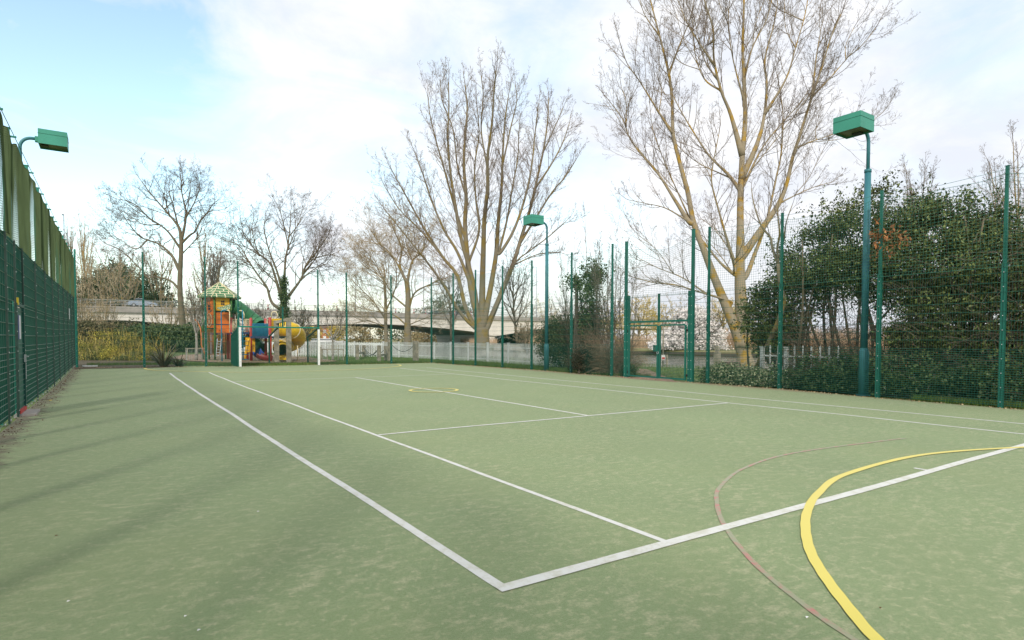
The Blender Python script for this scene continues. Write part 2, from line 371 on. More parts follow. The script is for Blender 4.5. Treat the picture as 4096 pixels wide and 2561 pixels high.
def strip(name, pts, w, lift, material, label, step=.25, wob=.0, closed=False):
    pts = [Vector((p[0], p[1])) for p in pts]; Q = [pts[0]]
    for a, c in zip(pts[:-1], pts[1:]):
        n = max(1, int((c-a).length/step)); Q += [a+(c-a)*(i+1)/n for i in range(n)]
    V = []; ph = random.Random(name+label).random()*6
    for i, q in enumerate(Q):
        if closed: d = (Q[(i+1)%(len(Q)-1)]-Q[(i-1)%(len(Q)-1)]).normalized()
        else: d = (Q[min(i+1,len(Q)-1)]-Q[max(i-1,0)]).normalized()
        nrm = Vector((-d.y, d.x)); s_ = i*step
        o_ = wob*(math.sin(s_*.8+ph)+.6*math.sin(s_*1.9+ph*2))
        for k in (-1, 1):
            e = .0014*math.sin(s_*9+k*3+ph)
            p = q+nrm*(o_+k*(w/2+e)); V.append((p.x, p.y, court_z(p.x, p.y)+lift))
    F = [(2*i, 2*i+1, 2*i+3, 2*i+2) for i in range(len(Q)-1)]
    return struct(mesh_np(name, V, F, material), label, 'court line')
WL = 23.77
strip('white_line', [(.035,-.04),(.035,WL)], .07, .003, LINEW, 'left doubles sideline of the tennis court, thick in the foreground', wob=.005)
strip('white_line', [(1.395,.03),(1.395,WL)], .055, .003, LINEW, 'left singles sideline of the tennis court, inside the doubles line', wob=.007)
strip('white_line', [(9.57,0.03),(9.57,WL+.1)], .07, .003, LINEW, 'right singles sideline running towards the gate side', wob=.015)
strip('white_line', [(10.94,-.04),(10.94,WL)], .07, .003, LINEW, 'right doubles sideline, the line nearest the gate', wob=.015)
strip('white_line', [(-.0,-.01),(10.98,-.01)], .09, .006, LINEW, 'near baseline crossing the foreground from the painted corner', wob=.005)
strip('white_line', [(-.0,WL),(10.98,WL)], .03, .006, LINEW, 'faint far baseline in front of the goal')
strip('white_line', [(1.42,5.50),(9.55,5.50)], .065, .006, LINEW, 'near service line across the middle of the court', wob=.01)
strip('white_line', [(1.42,18.285),(9.55,18.285)], .06, .006, LINEW, 'far service line, thin with distance')
strip('white_line', [(5.485,5.52),(5.485,18.26)], .07, .003, LINEW, 'centre service line passing through the yellow ring', wob=.005)
strip('white_line', [(5.52,.04),(5.52,.16)], .05, .003, LINEW, 'short centre mark on the near baseline')
def catmull(P, n=10):
    P = [Vector(p) for p in P]; P = [P[0]*2-P[1]]+P+[P[-1]*2-P[-2]]; out = []
    for i in range(1, len(P)-2):
        for k in range(n):
            t = k/n; a, b_, c, d = P[i-1], P[i], P[i+1], P[i+2]
            out.append(.5*((2*b_)+(-a+c)*t+(2*a-5*b_+4*c-d)*t*t+(-a+3*b_-3*c+d)*t**3))
    out.append(P[-2]); return out
near_arc = catmull([(11.2,-3.2),(10.5,-1.7),(9.4,-.7),(8.10,-.06),(6.43,.43),(4.59,.41),(3.55,.14),(2.9,-.13),(2.445,-.38),(2.05,-.64),(1.735,-.9),(1.42,-1.2),(1.145,-1.5),(.85,-2.0),(.55,-2.8),(.42,-4.2)])
strip('yellow_line', near_arc, .068, .009, LINEY, 'big yellow arc curving through the right foreground', .12)
fa = [GP(*q) for q in ((341,870),(352,873.5),(400,876.5),(550,879.5),(700,878),(850,872.5),(925,867.5),(946,864),(938,861.5),(915,860.3))]
strip('yellow_line', catmull([(p.x,p.y) for p in fa], 8), .11, .012, LINEY, 'far yellow arc in front of the goal', .2)
strip('yellow_line', [(5.485+.64*math.cos(a*math.pi/24), 11.93+.64*math.sin(a*math.pi/24)) for a in range(49)], .085, .010, LINEY, 'small yellow ring on the centre line', .2, closed=True)
strip('red_line', catmull([(7.6,1.12),(7.25,1.18),(5.25,1.37),(3.97,1.19),(3.02,.80),(2.5,.44),(2.02,.0),(1.557,-.555),(1.248,-1.067),(1.11,-1.36),(.85,-2.0)]), .038, .0045, LINER, 'worn dull red arc left of the yellow arc', .12)

# near land: grass
GRASS = mat('grass', (.115,.165,.04), .95, scale=.8, col2=(.085,.13,.035), bump=.8, detail=10)
NB = Vector((.657,.753))      # camera-frame normal of the river bank
def bank(n, t):   # n across the bank, t along it (camera frame)
    return (NB.x*n+NB.y*t, NB.y*n-NB.x*t)
def tfb(t, n):
    X, d = bank(n, t); w = CW(X, d); return (w.x, w.y)
def bank_edge(t):   # the near bank line wanders a little
    return 30+1.5*math.sin(t*.11)
us = sorted(arange(-420, -90, 12)+arange(-88, 60, 2.)+arange(64, 400, 14)); vs = arange(0, 1, 1/60.)
V = []
for v in vs:
    for u in us:
        n = -120+(bank_edge(u)+120)*v**.45; x, y = tfb(u, n); V.append((x, y, gz(x, y)-.035+(0.02*math.sin(x*1.7)*math.cos(y*1.3) if (x > 14.6 or y > 31.5 or x < -3.6) else 0)))
nx = len(us); F = [(j*nx+i, j*nx+i+1, (j+1)*nx+i+1, (j+1)*nx+i) for j in range(len(vs)-1) for i in range(nx-1)]
n0 = len(V)
for u in us:
    x, y = tfb(u, bank_edge(u)+.5); V.append((x, y, -1.4))
j = len(vs)-1
F += [(j*nx+i, j*nx+i+1, n0+i+1, n0+i) for i in range(nx-1)]
struct(mesh_np('grass_ground', V, F, GRASS, smooth=False), 'green grass of the park beside the court', 'ground')
# river
Mw = bpy.data.materials.new('river_water'); Mw.use_nodes = True; nt = Mw.node_tree; N = nt.nodes; L = nt.links; b = N['Principled BSDF']
b.inputs['Base Color'].default_value = (.10,.105,.085,1); b.inputs['Roughness'].default_value = .12; b.inputs['Specular IOR Level'].default_value = .8
tc = N.new('ShaderNodeTexCoord'); n_ = N.new('ShaderNodeTexNoise'); n_.inputs['Scale'].default_value = 1.4; n_.inputs['Detail'].default_value = 5
bp = N.new('ShaderNodeBump'); bp.inputs['Strength'].default_value = .35; bp.inputs['Distance'].default_value = .12
L.new(tc.outputs['Object'], n_.inputs['Vector']); L.new(n_.outputs['Fac'], bp.inputs['Height']); L.new(bp.outputs[0], b.inputs['Normal'])
mb = MB(); q = [CW(-900,10), CW(700,10), CW(700,900), CW(-900,900)]
mb.add([(p.x,p.y,-.6) for p in q], [(0,1,2,3)]); struct(mb.build('river', Mw), 'calm grey river reflecting the sky', 'river')
# far land
FARG = mat('far_grass', (.20,.21,.07), .95, scale=.25, col2=(.27,.22,.12), detail=8)
FE = [(95,8),(60,40),(40,58),(24.8,72),(12,86),(-1,100),(-8,118),(-12,135),(-20,165),(-36,215),(-66,290),(-120,345),(-240,430),(-520,560),(-1500,900)]
V = []; F = []
for i, (X, d) in enumerate(FE):
    p = CW(X, d); o_ = CW(X*1.0+700*(1 if i < 11 else 0), d+(900 if i < 11 else 2500))
    V += [(p.x,p.y,-1.4), (p.x,p.y,-.15), (p.x+LD.x*1.5, p.y+LD.y*1.5, .05), (o_.x, o_.y, .6)]
for i in range(len(FE)-1):
    for k in range(3): F.append((4*i+k, 4*i+4+k, 4*i+5+k, 4*i+1+k))
struct(mesh_np('far_bank', V, F, FARG), 'rough grassy bank across the river', 'ground')
mb = MB()
for i in range(4):
    a = CW(*FE[i]); c = CW(*FE[i+1]); mb.bar((a.x,a.y,-.3),(c.x,c.y,-.42), .3, .34)
struct(mb.build('river_wall', BARKD), 'dark timber piling along the far bank', 'river wall')
# playground bark surface and path
BARKS = mat('bark_chips', (.34,.24,.17), .95, scale=3, col2=(.23,.16,.11), bump=.6, detail=10)
def patch(name, pix, material, label, cat, z=.012, grd=True):
    P = [GP(*q) if grd else q for q in pix]; V = [(p.x, p.y, gz(p.x, p.y)-.035+z+.03) for p in P]
    c = sum((Vector(v) for v in V), Vector())/len(V); V.append(tuple(c)); n = len(P)
    return struct(mesh_np(name, V, [(i, (i+1)%n, n) for i in range(n)], material), label, cat)
patch('playground_surface', [(400,846),(430,838),(560,834),(700,840),(770,849),(800,853),(740,858.5),(640,858),(520,856),(450,853)], BARKS, 'brown bark chipping surface under the play equipment', 'ground')
patch('dirt_path', [(1470,893),(1545,899),(1600,903),(1560,885),(1530,873),(1490,868),(1440,866),(1380,870),(1430,882)], BARKS, 'worn brown path leading away from the gate', 'path')
patch('flower_bed', [(182,872),(345,869.5),(430,866),(420,858),(340,852),(200,850),(100,850)], mat('soil', (.13,.10,.06), .95, scale=4, bump=.6), 'dark soil under the forsythia behind the far fence', 'ground', z=.02)
# ------------------------------------------------------------------ wire fences
def wires(A, Bp, z0a, z0b, h0, h1, dense=1.2, vs=.05, rv=.0032, rh=.0052, off=0):
    """rigid mesh panel between plan points A and B; closer horizontals below `dense`"""
    A = Vector(A); Bp = Vector(Bp); L_ = (Bp-A).length; S = []
    n = int(L_/vs)
    for i in range(n+1):
        t = i/n; p = A+(Bp-A)*t; z = z0a+(z0b-z0a)*t
        S.append((p.x, p.y, z+h0, p.x, p.y, z+h1, rv, rv))
    z = h0+.03
    while z <= h1+.01:
        S.append((A.x, A.y, z0a+z, Bp.x, Bp.y, z0b+z, rh, rh)); z += (.05 if z < dense-.02 else .2)
    return S
def post(parent, x, y, z, h, w=.06, d=.06, material=GREEN, bolts=True, face=(-1,0), low=3.0, sleeve=True):
    mb = MB(); mb.box((x,y,z+h/2), (w,d,h)); mb.box((x,y,z+h+.006), (w+.012,d+.012,.012))
    if sleeve: mb.box((x,y,z+low/2), (w+.022,d+.022,low))
    if bolts:
        mb.cur = 1; zz = .12
        while zz < low:
            mb.ball((x+face[0]*(w/2+.014), y+face[1]*(d/2+.014), z+zz), .011, 3); zz += .3
    return mb.build('post', material, parent, extra=BOLT)
def net(name, A, Bp, za, zb, h0, h1, cell, r, sag, material, parent, wave=None, seed=0):
    """soft netting hung between A and B"""
    g = random.Random(seed); A = Vector(A); Bp = Vector(Bp); L_ = (Bp-A).length; n = max(2, int(L_/cell)); mrow = max(2, int((h1-h0)/cell))
    T = (Bp-A).normalized(); Nn = Vector((-T.y, T.x)); P = np.zeros((n+1, mrow+1, 3)); ph = g.random()*6
    for i in range(n+1):
        t = i/n; top = h1-sag*4*t*(1-t)*(1+.3*math.sin(t*9+ph)); z0 = za+(zb-za)*t
        for j in range(mrow+1):
            s_ = j/mrow; z = h0+(top-h0)*s_
            o_ = .05*math.sin(t*7+ph+s_*3)*math.sin(s_*3.1416)*(1 if wave is None else 0); u = cell*.25*math.sin(s_*8+t*11+ph)
            if wave: o_ = wave(t*L_, s_)
            p = A+T*(t*L_+u)+Nn*o_; P[i, j] = (p.x, p.y, z0+z)
    S = []
    for a, b_ in ((P[:-1], P[1:]), (P[:, :-1], P[:, 1:])):
        q = np.concatenate([a.reshape(-1,3), b_.reshape(-1,3), np.full((a.reshape(-1,3).shape[0], 2), r)], axis=1); S.append(q)
    top = P[:, -1]; S.append(np.concatenate([top[:-1], top[1:], np.full((n, 2), max(r*1.8, .004))], axis=1))
    bot = P[:, 0]; S.append(np.concatenate([bot[:-1], bot[1:], np.full((n, 2), max(r*1.8, .004))], axis=1))
    return segmesh(name, np.concatenate(S), material, parent)

# right fence with gate
RF = thing('mesh_fence', (13.9, 15, 0), 'tall green wire mesh fence with netting above, running along the gate side of the court', 'fence')
rp = [(13.6,-5.5),(13.6,-3.05),(13.6,-.6),(13.6,1.84),(13.66,4.29),(14.1,7.14),(14.14,9.67)]
rp2 = [(13.95,13.94),(14.1,16.54),(14.22,19.55),(14.2,22.0),(14.0,24.3),(13.8,26.4),(13.75,29.0)]
for s_ in (rp+[(14.02,10.21)], [(14.02,13.27)]+rp2):
    for i, (a, c) in enumerate(zip(s_[:-1], s_[1:])):
        za, zb = gz(*a), gz(*c); off = -.045
        segmesh('wire_panel', wires((a[0]+off,a[1]), (c[0]+off,c[1]), za, zb, .03, 3.0), WIRE, RF)
        net('netting', (a[0]-.05,a[1]), (c[0]-.05,c[1]), za, zb, 2.93, 4.85 if abs(a[1]-c[1]) > 1 else 4.6, .072, .0030, .10+.12*((i*37)%5)/5, NET, RF, seed=i+int(a[1]*10))
for x, y in rp+rp2: post(RF, x, y, gz(x,y), 5.0)
for s_ in (rp, rp2):
    for a, c in zip(s_[:-1], s_[1:]): mb = MB(); mb.tube([(a[0]-.03,a[1],4.93),((a[0]+c[0])/2-.03,(a[1]+c[1])/2,4.86),(c[0]-.03,c[1],4.93)], .004, 4); mb.build('top_cable', NET, RF)

GT = thing('double_gate', (14.0, 11.74, 0), 'green double leaf gate of wire mesh under a cross beam in the court fence', 'gate')
for x, y in ((14.02,10.21),(14.02,13.27)): post(GT, x, y, 0, 5.0, .085, .085)
post(GT, 14.04, 10.34, 0, 3.0, .07, .07, low=3.0); post(GT, 14.04, 13.16, 0, 3.0, .07, .07)
net('netting', (13.95,10.21), (13.95,13.27), 0, 0, 2.93, 4.75, .072, .0030, .22, NET, GT, seed=77)
mb = MB(); mb.bar((14.02,10.38,2.04),(14.02,13.12,2.04), .06, .07); mb.build('cross_beam', GREEN, GT)
mb = MB(); mb.box((14.02,11.66,2.53), (.06,.06,.92)); mb.box((14.02,11.66,2.995), (.08,.08,.014)); mb.build('upper_post', GREEN, GT)
segmesh('wire_panel', wires((13.97,10.36), (13.97,13.14), 0, 0, 2.08, 3.0), WIRE, GT)
for y0, y1 in ((10.42,11.60),(11.64,13.08)):
    mb = MB()
    for y in (y0+.03, y1-.03): mb.box((13.98,y,.97), (.055,.055,1.84))
    for z in (.08, 1.90): mb.box((13.98,(y0+y1)/2,z), (.05,y1-y0-.11,.05))
    lf = mb.build('gate_leaf', GREEN, GT)
    segmesh('leaf_mesh', wires((13.97,y0+.05), (13.97,y1-.05), 0, 0, .08, 1.88, dense=.95), WIRE, lf)
    yh = y0+.0 if y0 < 11 else y1-.0
    for z in (.22, 1.72): mb = MB(); mb.cyl((13.98, yh+(-.03 if y0 < 11 else .03), z-.04), (13.98, yh+(-.03 if y0 < 11 else .03), z+.04), .03, 8); mb.build('hinge', DARK, lf)
mb = MB(); mb.box((13.94,11.74,1.19), (.05,.16,.03)); mb.box((13.94,11.74,1.0), (.05,.16,.03)); mb.box((13.94,11.81,1.1), (.05,.03,.22)); mb.box((13.93,11.68,1.1), (.07,.07,.22)); mb.build('lock_box', GREEN, GT)
mb = MB(); mb.tube([(13.92,11.6,1.0),(13.9,11.55,.93),(13.9,11.62,.9),(13.92,11.66,.98)], .008, 5); mb.build('padlock_chain', STEEL, GT)

# far fence with recessed goal
FFP = [GP(182,868), GP(341,868), GP(487,866), GP(564,866.3), GP(752,862.3), GP(819,861), GP(924,859), Vector((13.75,29.0,0))]
FF = thing('mesh_fence', (5, 30, 0), 'tall green wire mesh fence across the far end of the court, behind the goal', 'fence')
FFh = [5.1, 5.08, 5.12, 5.0, 5.0, 4.98, 4.97, 5.0]
for i, p in enumerate(FFP[:-1]): post(FF, p.x, p.y, p.z, FFh[i], .065, .065, face=(0,-1), low=3.0, material=GREENL if i == 0 else GREEN)
for i, (a, c) in enumerate(zip(FFP[:-1], FFP[1:])):
    h0 = 2.0 if i == 3 else .03
    segmesh('wire_panel', wires((a.x,a.y-.045), (c.x,c.y-.045), a.z, c.z, h0, 3.0), WIRE, FF)
    net('netting', (a.x,a.y-.05), (c.x,c.y-.05), a.z, c.z, 2.93, 4.9, .09, .0026, .12, NET, FF, seed=200+i)
a, c = FFP[3], FFP[4]; mid = a.lerp(c, .53)
mb = MB(); mb.box((mid.x,mid.y,2.5), (.07,.07,1.0)); mb.build('post', GREEN, FF)
# goal
GL = thing('goal', (a.lerp(c,.5).x, a.y, 0), 'recessed green framed goal with two white uprights in the far fence', 'goal')
gh = 1.93
for p in (a, c):
    mb = MB(); mb.box((p.x+(.05 if p is a else 0), p.y-.09, gz(p.x,p.y)+gh/2-.02), (.10,.09,gh-.05)); mb.cur = 1
    for k in range(5): mb.ball((p.x+(.05 if p is a else 0), p.y-.14, .3+k*.34), .012, 3)
    mb.build('upright', WHITE, GL, extra=GREYM)
mb = MB(); mb.bar((a.x-.05,a.y-.03,gh+.04),(c.x+.05,c.y-.03,gh+.04), .09, .07); mb.build('crossbar', GREENL, GL)
rear = []
for px_, py_, fx in ((549,865.5,0),(641,862.5,.47),(727,860.6,1.)):
    f = a.lerp(c, fx); z = gz(f.x, f.y); q = Vector((f.x, f.y+2.05, z)); rear.append(q)
    mb = MB(); mb.bar((f.x,f.y,gh+.03),(q.x,q.y,z+1.48), .07, .06); mb.bar((q.x,q.y,z),(q.x,q.y,z+1.5), .07, .07)
    mb.build('rear_frame', WIRE, GL)
S = wires((rear[0].x,rear[0].y),(rear[2].x,rear[2].y),rear[0].z,rear[2].z,.03,1.48); segmesh('back_mesh', S, WIRE, GL)
for f, q in ((a, rear[0]), (c, rear[2])):
    S = []
    n = 41
    for i in range(n+1):
        t = i/n; x = f.x+(q.x-f.x)*t; y = f.y+(q.y-f.y)*t; S.append((x,y,.03,x,y,gh-(gh-1.48)*t,.003,.003))
    for k in range(30): z = .05+k*.05; S.append((f.x,f.y,z,q.x,q.y,z,.0035,.0035))
    segmesh('side_mesh', S, WIRE, GL)
S = []
for i in range(76):
    t = i/75; p = a.lerp(c, t); q = rear[0].lerp(rear[2], t); S.append((p.x,p.y,gh+.02,q.x,q.y,1.48,.003,.003))
for i in range(11):
    t = i/10; S.append((a.x,a.y+2.05*t,gh-(gh-1.48)*t,c.x,c.y+2.05*t,gh-(gh-1.48)*t,.0035,.0035))
segmesh('roof_mesh', S, WIRE, GL)
SHEET = mat('rebound_sheet', (.003,.095,.062), .75, var=.12, scale=.5, spec=.08)
mb = MB(); f, q = a, rear[0]
mb.add([(f.x-.03,f.y+.05,.02),(q.x-.03,q.y,.02),(q.x-.03,q.y,1.44),(f.x-.03,f.y+.05,gh-.03),(f.x-.042,f.y+.05,.02),(q.x-.042,q.y,.02),(q.x-.042,q.y,1.44),(f.x-.042,f.y+.05,gh-.03)],
       [(0,1,2,3),(7,6,5,4),(0,4,5,1),(1,5,6,2),(2,6,7,3),(3,7,4,0)])
mb.build('side_board', SHEET, GL)

# left fence: mesh in front of a woven green screen, netting with folds above
nt = SHEET.node_tree
SCR = SHEET.copy(); SCR.name = 'woven_screen'; nt = SCR.node_tree; N = nt.nodes; L = nt.links
tr = N.new('ShaderNodeBsdfTransparent'); mixs = N.new('ShaderNodeMixShader'); gg = N.new('ShaderNodeNewGeometry'); dt = N.new('ShaderNodeVectorMath'); dt.operation = 'DOT_PRODUCT'; L.new(gg.outputs['Incoming'], dt.inputs[0]); L.new(gg.outputs['True Normal'], dt.inputs[1])
ab = N.new('ShaderNodeMath'); ab.operation = 'ABSOLUTE'; L.new(dt.outputs['Value'], ab.inputs[0])   # a thick weave: closed at a glancing angle, open face on
mr = N.new('ShaderNodeMapRange'); mr.inputs['From Min'].default_value = .2; mr.inputs['From Max'].default_value = .45; mr.inputs['To Max'].default_value = .75; L.new(ab.outputs[0], mr.inputs['Value']); L.new(mr.outputs[0], mixs.inputs[0])
L.new(N['Principled BSDF'].outputs[0], mixs.inputs[1]); L.new(tr.outputs[0], mixs.inputs[2]); L.new(mixs.outputs[0], N['Material Output'].inputs[0])
LF = thing('rebound_fence', (-3.2, 15, 0), 'solid looking dark green screened fence along the left edge, with olive netting above', 'fence')
LX = -3.2
bars = [-14,-11.5,-9.2,-6.9,-4.6,-2.2,.2,2.6,5.0,7.4,9.8,10.88,11.98,14.25,16.6,18.8,21.1,23.4,25.7,28.0,30.3,32.4]
DOOR = (10.88, 11.98)
for a_, c_ in zip(bars[:-1], bars[1:]):
    za, zb = gz(LX,a_), gz(LX,c_); door = (a_, c_) == DOOR
    S = []; lo = 2.06 if door else .05
    z = lo
    while z < 3.12:
        S.append((LX, a_, za+z, LX, c_, zb+z, .006, .006))
        if not door and abs(z-2.05) < .06: S.append((LX, a_, za+z-.06, LX, c_, zb+z-.06, .006, .006))
        z += (.1 if z < 1.18 else .2)
    n = int((c_-a_)/.2)
    for i in range(1, n): t = a_+(c_-a_)*i/n; S.append((LX-.008, t, gz(LX,t)+lo, LX-.008, t, gz(LX,t)+3.1, .002, .002))
    segmesh('wire_panel', S, mat('panel_wire', (.085,.17,.125), .5, var=.25, scale=3), LF, sides=4)
    mb = MB(); zl = lo if door else .06
    mb.add([(LX-.03+dx, y, gz(LX,y)+z) for dx in (0,-.01) for y, z in ((a_+.002,zl),(c_-.002,zl),(c_-.002,3.14),(a_+.002,3.14))], [(0,1,2,3),(7,6,5,4),(0,4,5,1),(1,5,6,2),(2,6,7,3),(3,7,4,0)])
    mb.build('screen', SHEET if door else SCR, LF)
for y in bars[:-1]:
    z = gz(LX,y); mb = MB(); mb.box((LX+.012,y,z+1.56), (.03,.028,3.12)); mb.cur = 1; zz = .12
    while zz < 3.1: mb.ball((LX+.03,y,z+zz), .010, 3); zz += .35
    mb.build('joint_bar', mat('dark_green_bar', (.035,.075,.06), .5), LF, extra=BOLT)
for y in [b_ for b_ in bars if b_ not in DOOR]+[11.4]:
    z = gz(LX,y); mb = MB(); mb.box((LX-.12,y,z+2.6), (.11,.09,5.2)); mb.box((LX-.12,y,z+5.205), (.13,.11,.01))
    mb.box((LX-.03,y,z+5.06), (.12,.03,.03)); mb.build('post', GREENL, LF)
folds = random.Random(5); FP = [(folds.uniform(.5,1.3), folds.random()*6.28, folds.uniform(.02,.10)) for _ in range(7)]
def fold(y0):
    def w(s_, v):
        y = s_+y0; o_ = 0
        for f_, ph, am in FP: o_ += am*math.sin(y*2*math.pi*f_*.8+ph)
        return .02+o_*(1-.75*v)*.27
    return w
for i, (a_, c_) in enumerate(zip(bars[:-1], bars[1:])):
    if a_ < -9.5: continue
    net('netting', (LX-.02,a_), (LX-.02,c_), gz(LX,a_), gz(LX,c_), 3.12, 5.08, .04, .0046, .10, NETO, LF, wave=fold(a_), seed=i)
mb = MB(); mb.tube([(LX-.02, y, gz(LX,y)+5.12+.0*y) for y in bars], .006, 5); mb.build('top_cable', NETO, LF)
# kick strip and fixings
mb = MB(); mb.ball((LX+.035,2,.06), .022, 4, (.5,1,1)); c0 = mb.build('base_clip', mat('pale_clip', (.45,.47,.44), .7), LF)
for y in arange(2.6, 32, .6):
    c1 = c0.copy(); COL.objects.link(c1); c1.parent = LF; c1.location = (0, y-2, gz(LX,y))
# door
DG = mat('door_green', (.006,.12,.085), .5, var=.15, scale=1.5)
DR = MB(); DR.box((LX-.02, 11.43, .07+.96), (.035, 1.02, 1.86)); dr = DR.build('door', DG, LF)
mb = MB()
for y in (10.93, 11.92): mb.box((LX+.012,y,1.04), (.04,.05,1.98))
mb.box((LX+.012,11.43,2.0), (.04,.94,.05)); mb.build('door_frame', mat('door_frame_green', (.01,.09,.07), .5), dr)
S = [];
for k in range(12): S.append((LX+.012,10.96,.12+k*.1,LX+.012,11.9,.12+k*.1,.005,.005))
for k in range(4): S.append((LX+.012,10.96,1.3+k*.2,LX+.012,11.9,1.3+k*.2,.005,.005))
segmesh('door_mesh', S, mat('panel_wire', (0,0,0)), dr, sides=4)
mb = MB(); mb.box((LX+.022,11.22,1.60), (.006,.34,.44)); sg = mb.build('door_sign', mat('sign_blue', (.02,.05,.22), .5), dr)
mb = MB(); mb.box((LX+.027,11.28,1.60), (.006,.20,.43)); mb.build('notice', mat('sign_white', (.75,.76,.78), .5), sg)
mb = MB(); mb.box((LX+.04,11.80,1.02), (.03,.05,.14)); mb.cyl((LX+.055,11.78,1.05),(LX+.085,11.78,1.05),.008); mb.cyl((LX+.085,11.75,1.05),(LX+.085,11.84,1.05),.008)
mb.build('handle', STEEL, dr)
mb = MB()
for k in range(9): mb.ball((LX+.045,11.84,.92-k*.035), .014, 4, (.6,1,1.4))
mb.build('chain', STEEL, dr)
mb = MB(); mb.box((LX+.03,11.0,2.06), (.03,.10,.13)); mb.build('warning_tag', mat('tag_yellow', (.65,.5,.03), .5), LF)
mb = MB(); mb.box((LX+.02,11.42,.075), (.05,.9,.06)); mb.build('threshold_bar', mat('threshold_red', (.55,.05,.04), .6), dr)
mb = MB(); mb.prism([(LX-.05,10.9),(LX+.26,10.95),(LX+.24,11.9),(LX-.05,11.95)], -.02, .035); struct(mb.build('doorstep', CONCE), 'grey concrete sill at the foot of the green door', 'step')
mb = MB(); mb.box((LX+.02,26.6,2.36), (.008,.32,.42)); o = mb.build('notice_board', mat('sign_white', (1,1,1)), None)
tag(o, 'small white notice fixed high on the green screen near the far corner', 'sign')

# ------------------------------------------------------------------ floodlights
def floodlight():
    t = thing('floodlight', (0,0,0), '', 'floodlight', 'green box floodlights round the court')
    mb = MB(); mb.tube([(0,0,0),(0,0,1.10),(0,0,1.2)], [.115,.112,.082], 20); mb.cyl((0,0,0),(0,0,.02),.16,20); mb.build('pole_base', POLEB, t)
    mb = MB(); mb.tube([(0,0,1.15),(0,0,3.4),(0,0,5.66)], [.08,.078,.074], 18); mb.cyl((0,0,5.60),(0,0,5.68),.083,18); mb.build('pole', POLEB, t)
    mb = MB(); mb.box((.09,0,.55),(.012,.09,.35)); mb.build('access_door', POLEB, t)
    pts = [(0,0,5.62),(0,0,6.3)]+[(-.27+.27*math.cos(a_*math.pi/16), 0, 6.34+.27*math.sin(a_*math.pi/16)) for a_ in range(9)]+[(-.36,0,6.61)]
    mb = MB(); mb.tube(pts, .042, 12); mb.build('bent_arm', POLEB, t)
    mb = MB(); mb.box((-.375,0,6.60),(.09,.12,.14)); mb.cur = 1; mb.ball((-.375,-.065,6.62),.014,4); mb.build('bracket', LAMPG, t, extra=BOLT)
    # hood: open-bottomed box, thin walls
    mb = MB(); x0, x1, y0, y1, z0, z1 = -1.07,-.42,-.325,.325,6.44,6.82; th = .015
    mb.box(((x0+x1)/2,0,z1-th/2),(x1-x0,y1-y0,th))
    for y in (y0+th/2, y1-th/2): mb.box(((x0+x1)/2,y,(z0+z1-th)/2),(x1-x0,th,z1-th-z0))
    for x in (x0+th/2, x1-th/2): mb.box((x,0,(z0+z1-th)/2),(th,y1-y0-2*th,z1-th-z0))
    hd = mb.build('lamp_head', LAMPG, t)
    mb = MB(); z = 6.70
    for y in (y0-.003, y1+.003): mb.box(((x0+x1)/2,y,z),(x1-x0+.01,.006,.008))
    for x in (x0-.003, x1+.003): mb.box((x,0,z),(.006,y1-y0+.012,.008))
    mb.build('lid_seam', mat('seam_green', (.02,.17,.12), .6), hd)
    mb = MB(); mb.box(((x0+x1)/2,0,z0+.05),(x1-x0-.04,y1-y0-.04,.02)); mb.build('lens', mat('lens_dirty', (.20,.21,.13), .4, col2=(.10,.12,.05), scale=5), hd)
    mb = MB(); mb.box((-.55,0,z0+.03),(.16,.2,.05)); mb.build('ballast', mat('ballast_dark', (.05,.06,.05), .6), hd)
    return t
fl = floodlight(); fl.location = (14.0,4.79,0); fl['label'] = 'nearest floodlight, tall teal pole with green box lamp in front of the dark holly'
f2 = copy_tree(fl); f2.location = (14.42,18.68,0); f2['label'] = 'middle distance floodlight, green box lamp on teal pole by the white railings'
f3 = copy_tree(fl); f3.location = (-3.82,18.7,.0); f3.rotation_euler.z = math.pi; f3.scale.z = 1.055; f3['label'] = 'green box floodlight leaning out over the left fence, its pole hidden by netting'

# ------------------------------------------------------------------ palisade railings
def rail_line(pts, label, h=1.12, sp=.125):
    t = thing('palisade_fence', (pts[0][0],pts[0][1],0), label, 'fence')
    for a_, c_ in zip(pts[:-1], pts[1:]):
        a_ = Vector(a_); c_ = Vector(c_); L_ = (c_-a_).length; nb = max(1, round(L_/2.4))
        for k in range(nb):
            p = a_.lerp(c_, k/nb); q = a_.lerp(c_, (k+1)/nb); zp, zq = gz(*p)-.03, gz(*q)-.03; mb = MB()
            d = (q-p).normalized(); nn_ = Vector((-d.y, d.x)); n = int((q-p).length/sp); ang = math.atan2(d.y, d.x)
            rot = Matrix.Rotation(ang, 3, 'Z')
            for i in range(1, n):
                s_ = p.lerp(q, i/n); z = zp+(zq-zp)*i/n
                mb.box((s_.x,s_.y,z+.03+h/2), (.05,.012,h), rot)
                mb.add([tuple(Vector((s_.x,s_.y,z+.03+h))+rot@Vector(v)) for v in ((-.025,-.006,0),(.025,-.006,0),(0,-.006,.05),(-.025,.006,0),(.025,.006,0),(0,.006,.05))], [(0,1,2),(5,4,3),(0,3,4,1),(1,4,5,2),(2,5,3,0)])
            for hz in (.22, .95): mb.bar((p.x+nn_.x*.02,p.y+nn_.y*.02,zp+hz),(q.x+nn_.x*.02,q.y+nn_.y*.02,zq+hz), .02, .045)
            mb.build('panel', PALIS, t)
            mb = MB(); mb.box((p.x,p.y,zp+.6),(.10,.10,1.2), rot); mb.box((p.x,p.y,zp+1.215),(.13,.13,.03), rot); mb.build('post', PALIS, t)
    return t
rail_line([(9.4,46.2),(10.2,45.6),(15.9,42.0)], 'low white palisade railings along the river behind the playground')
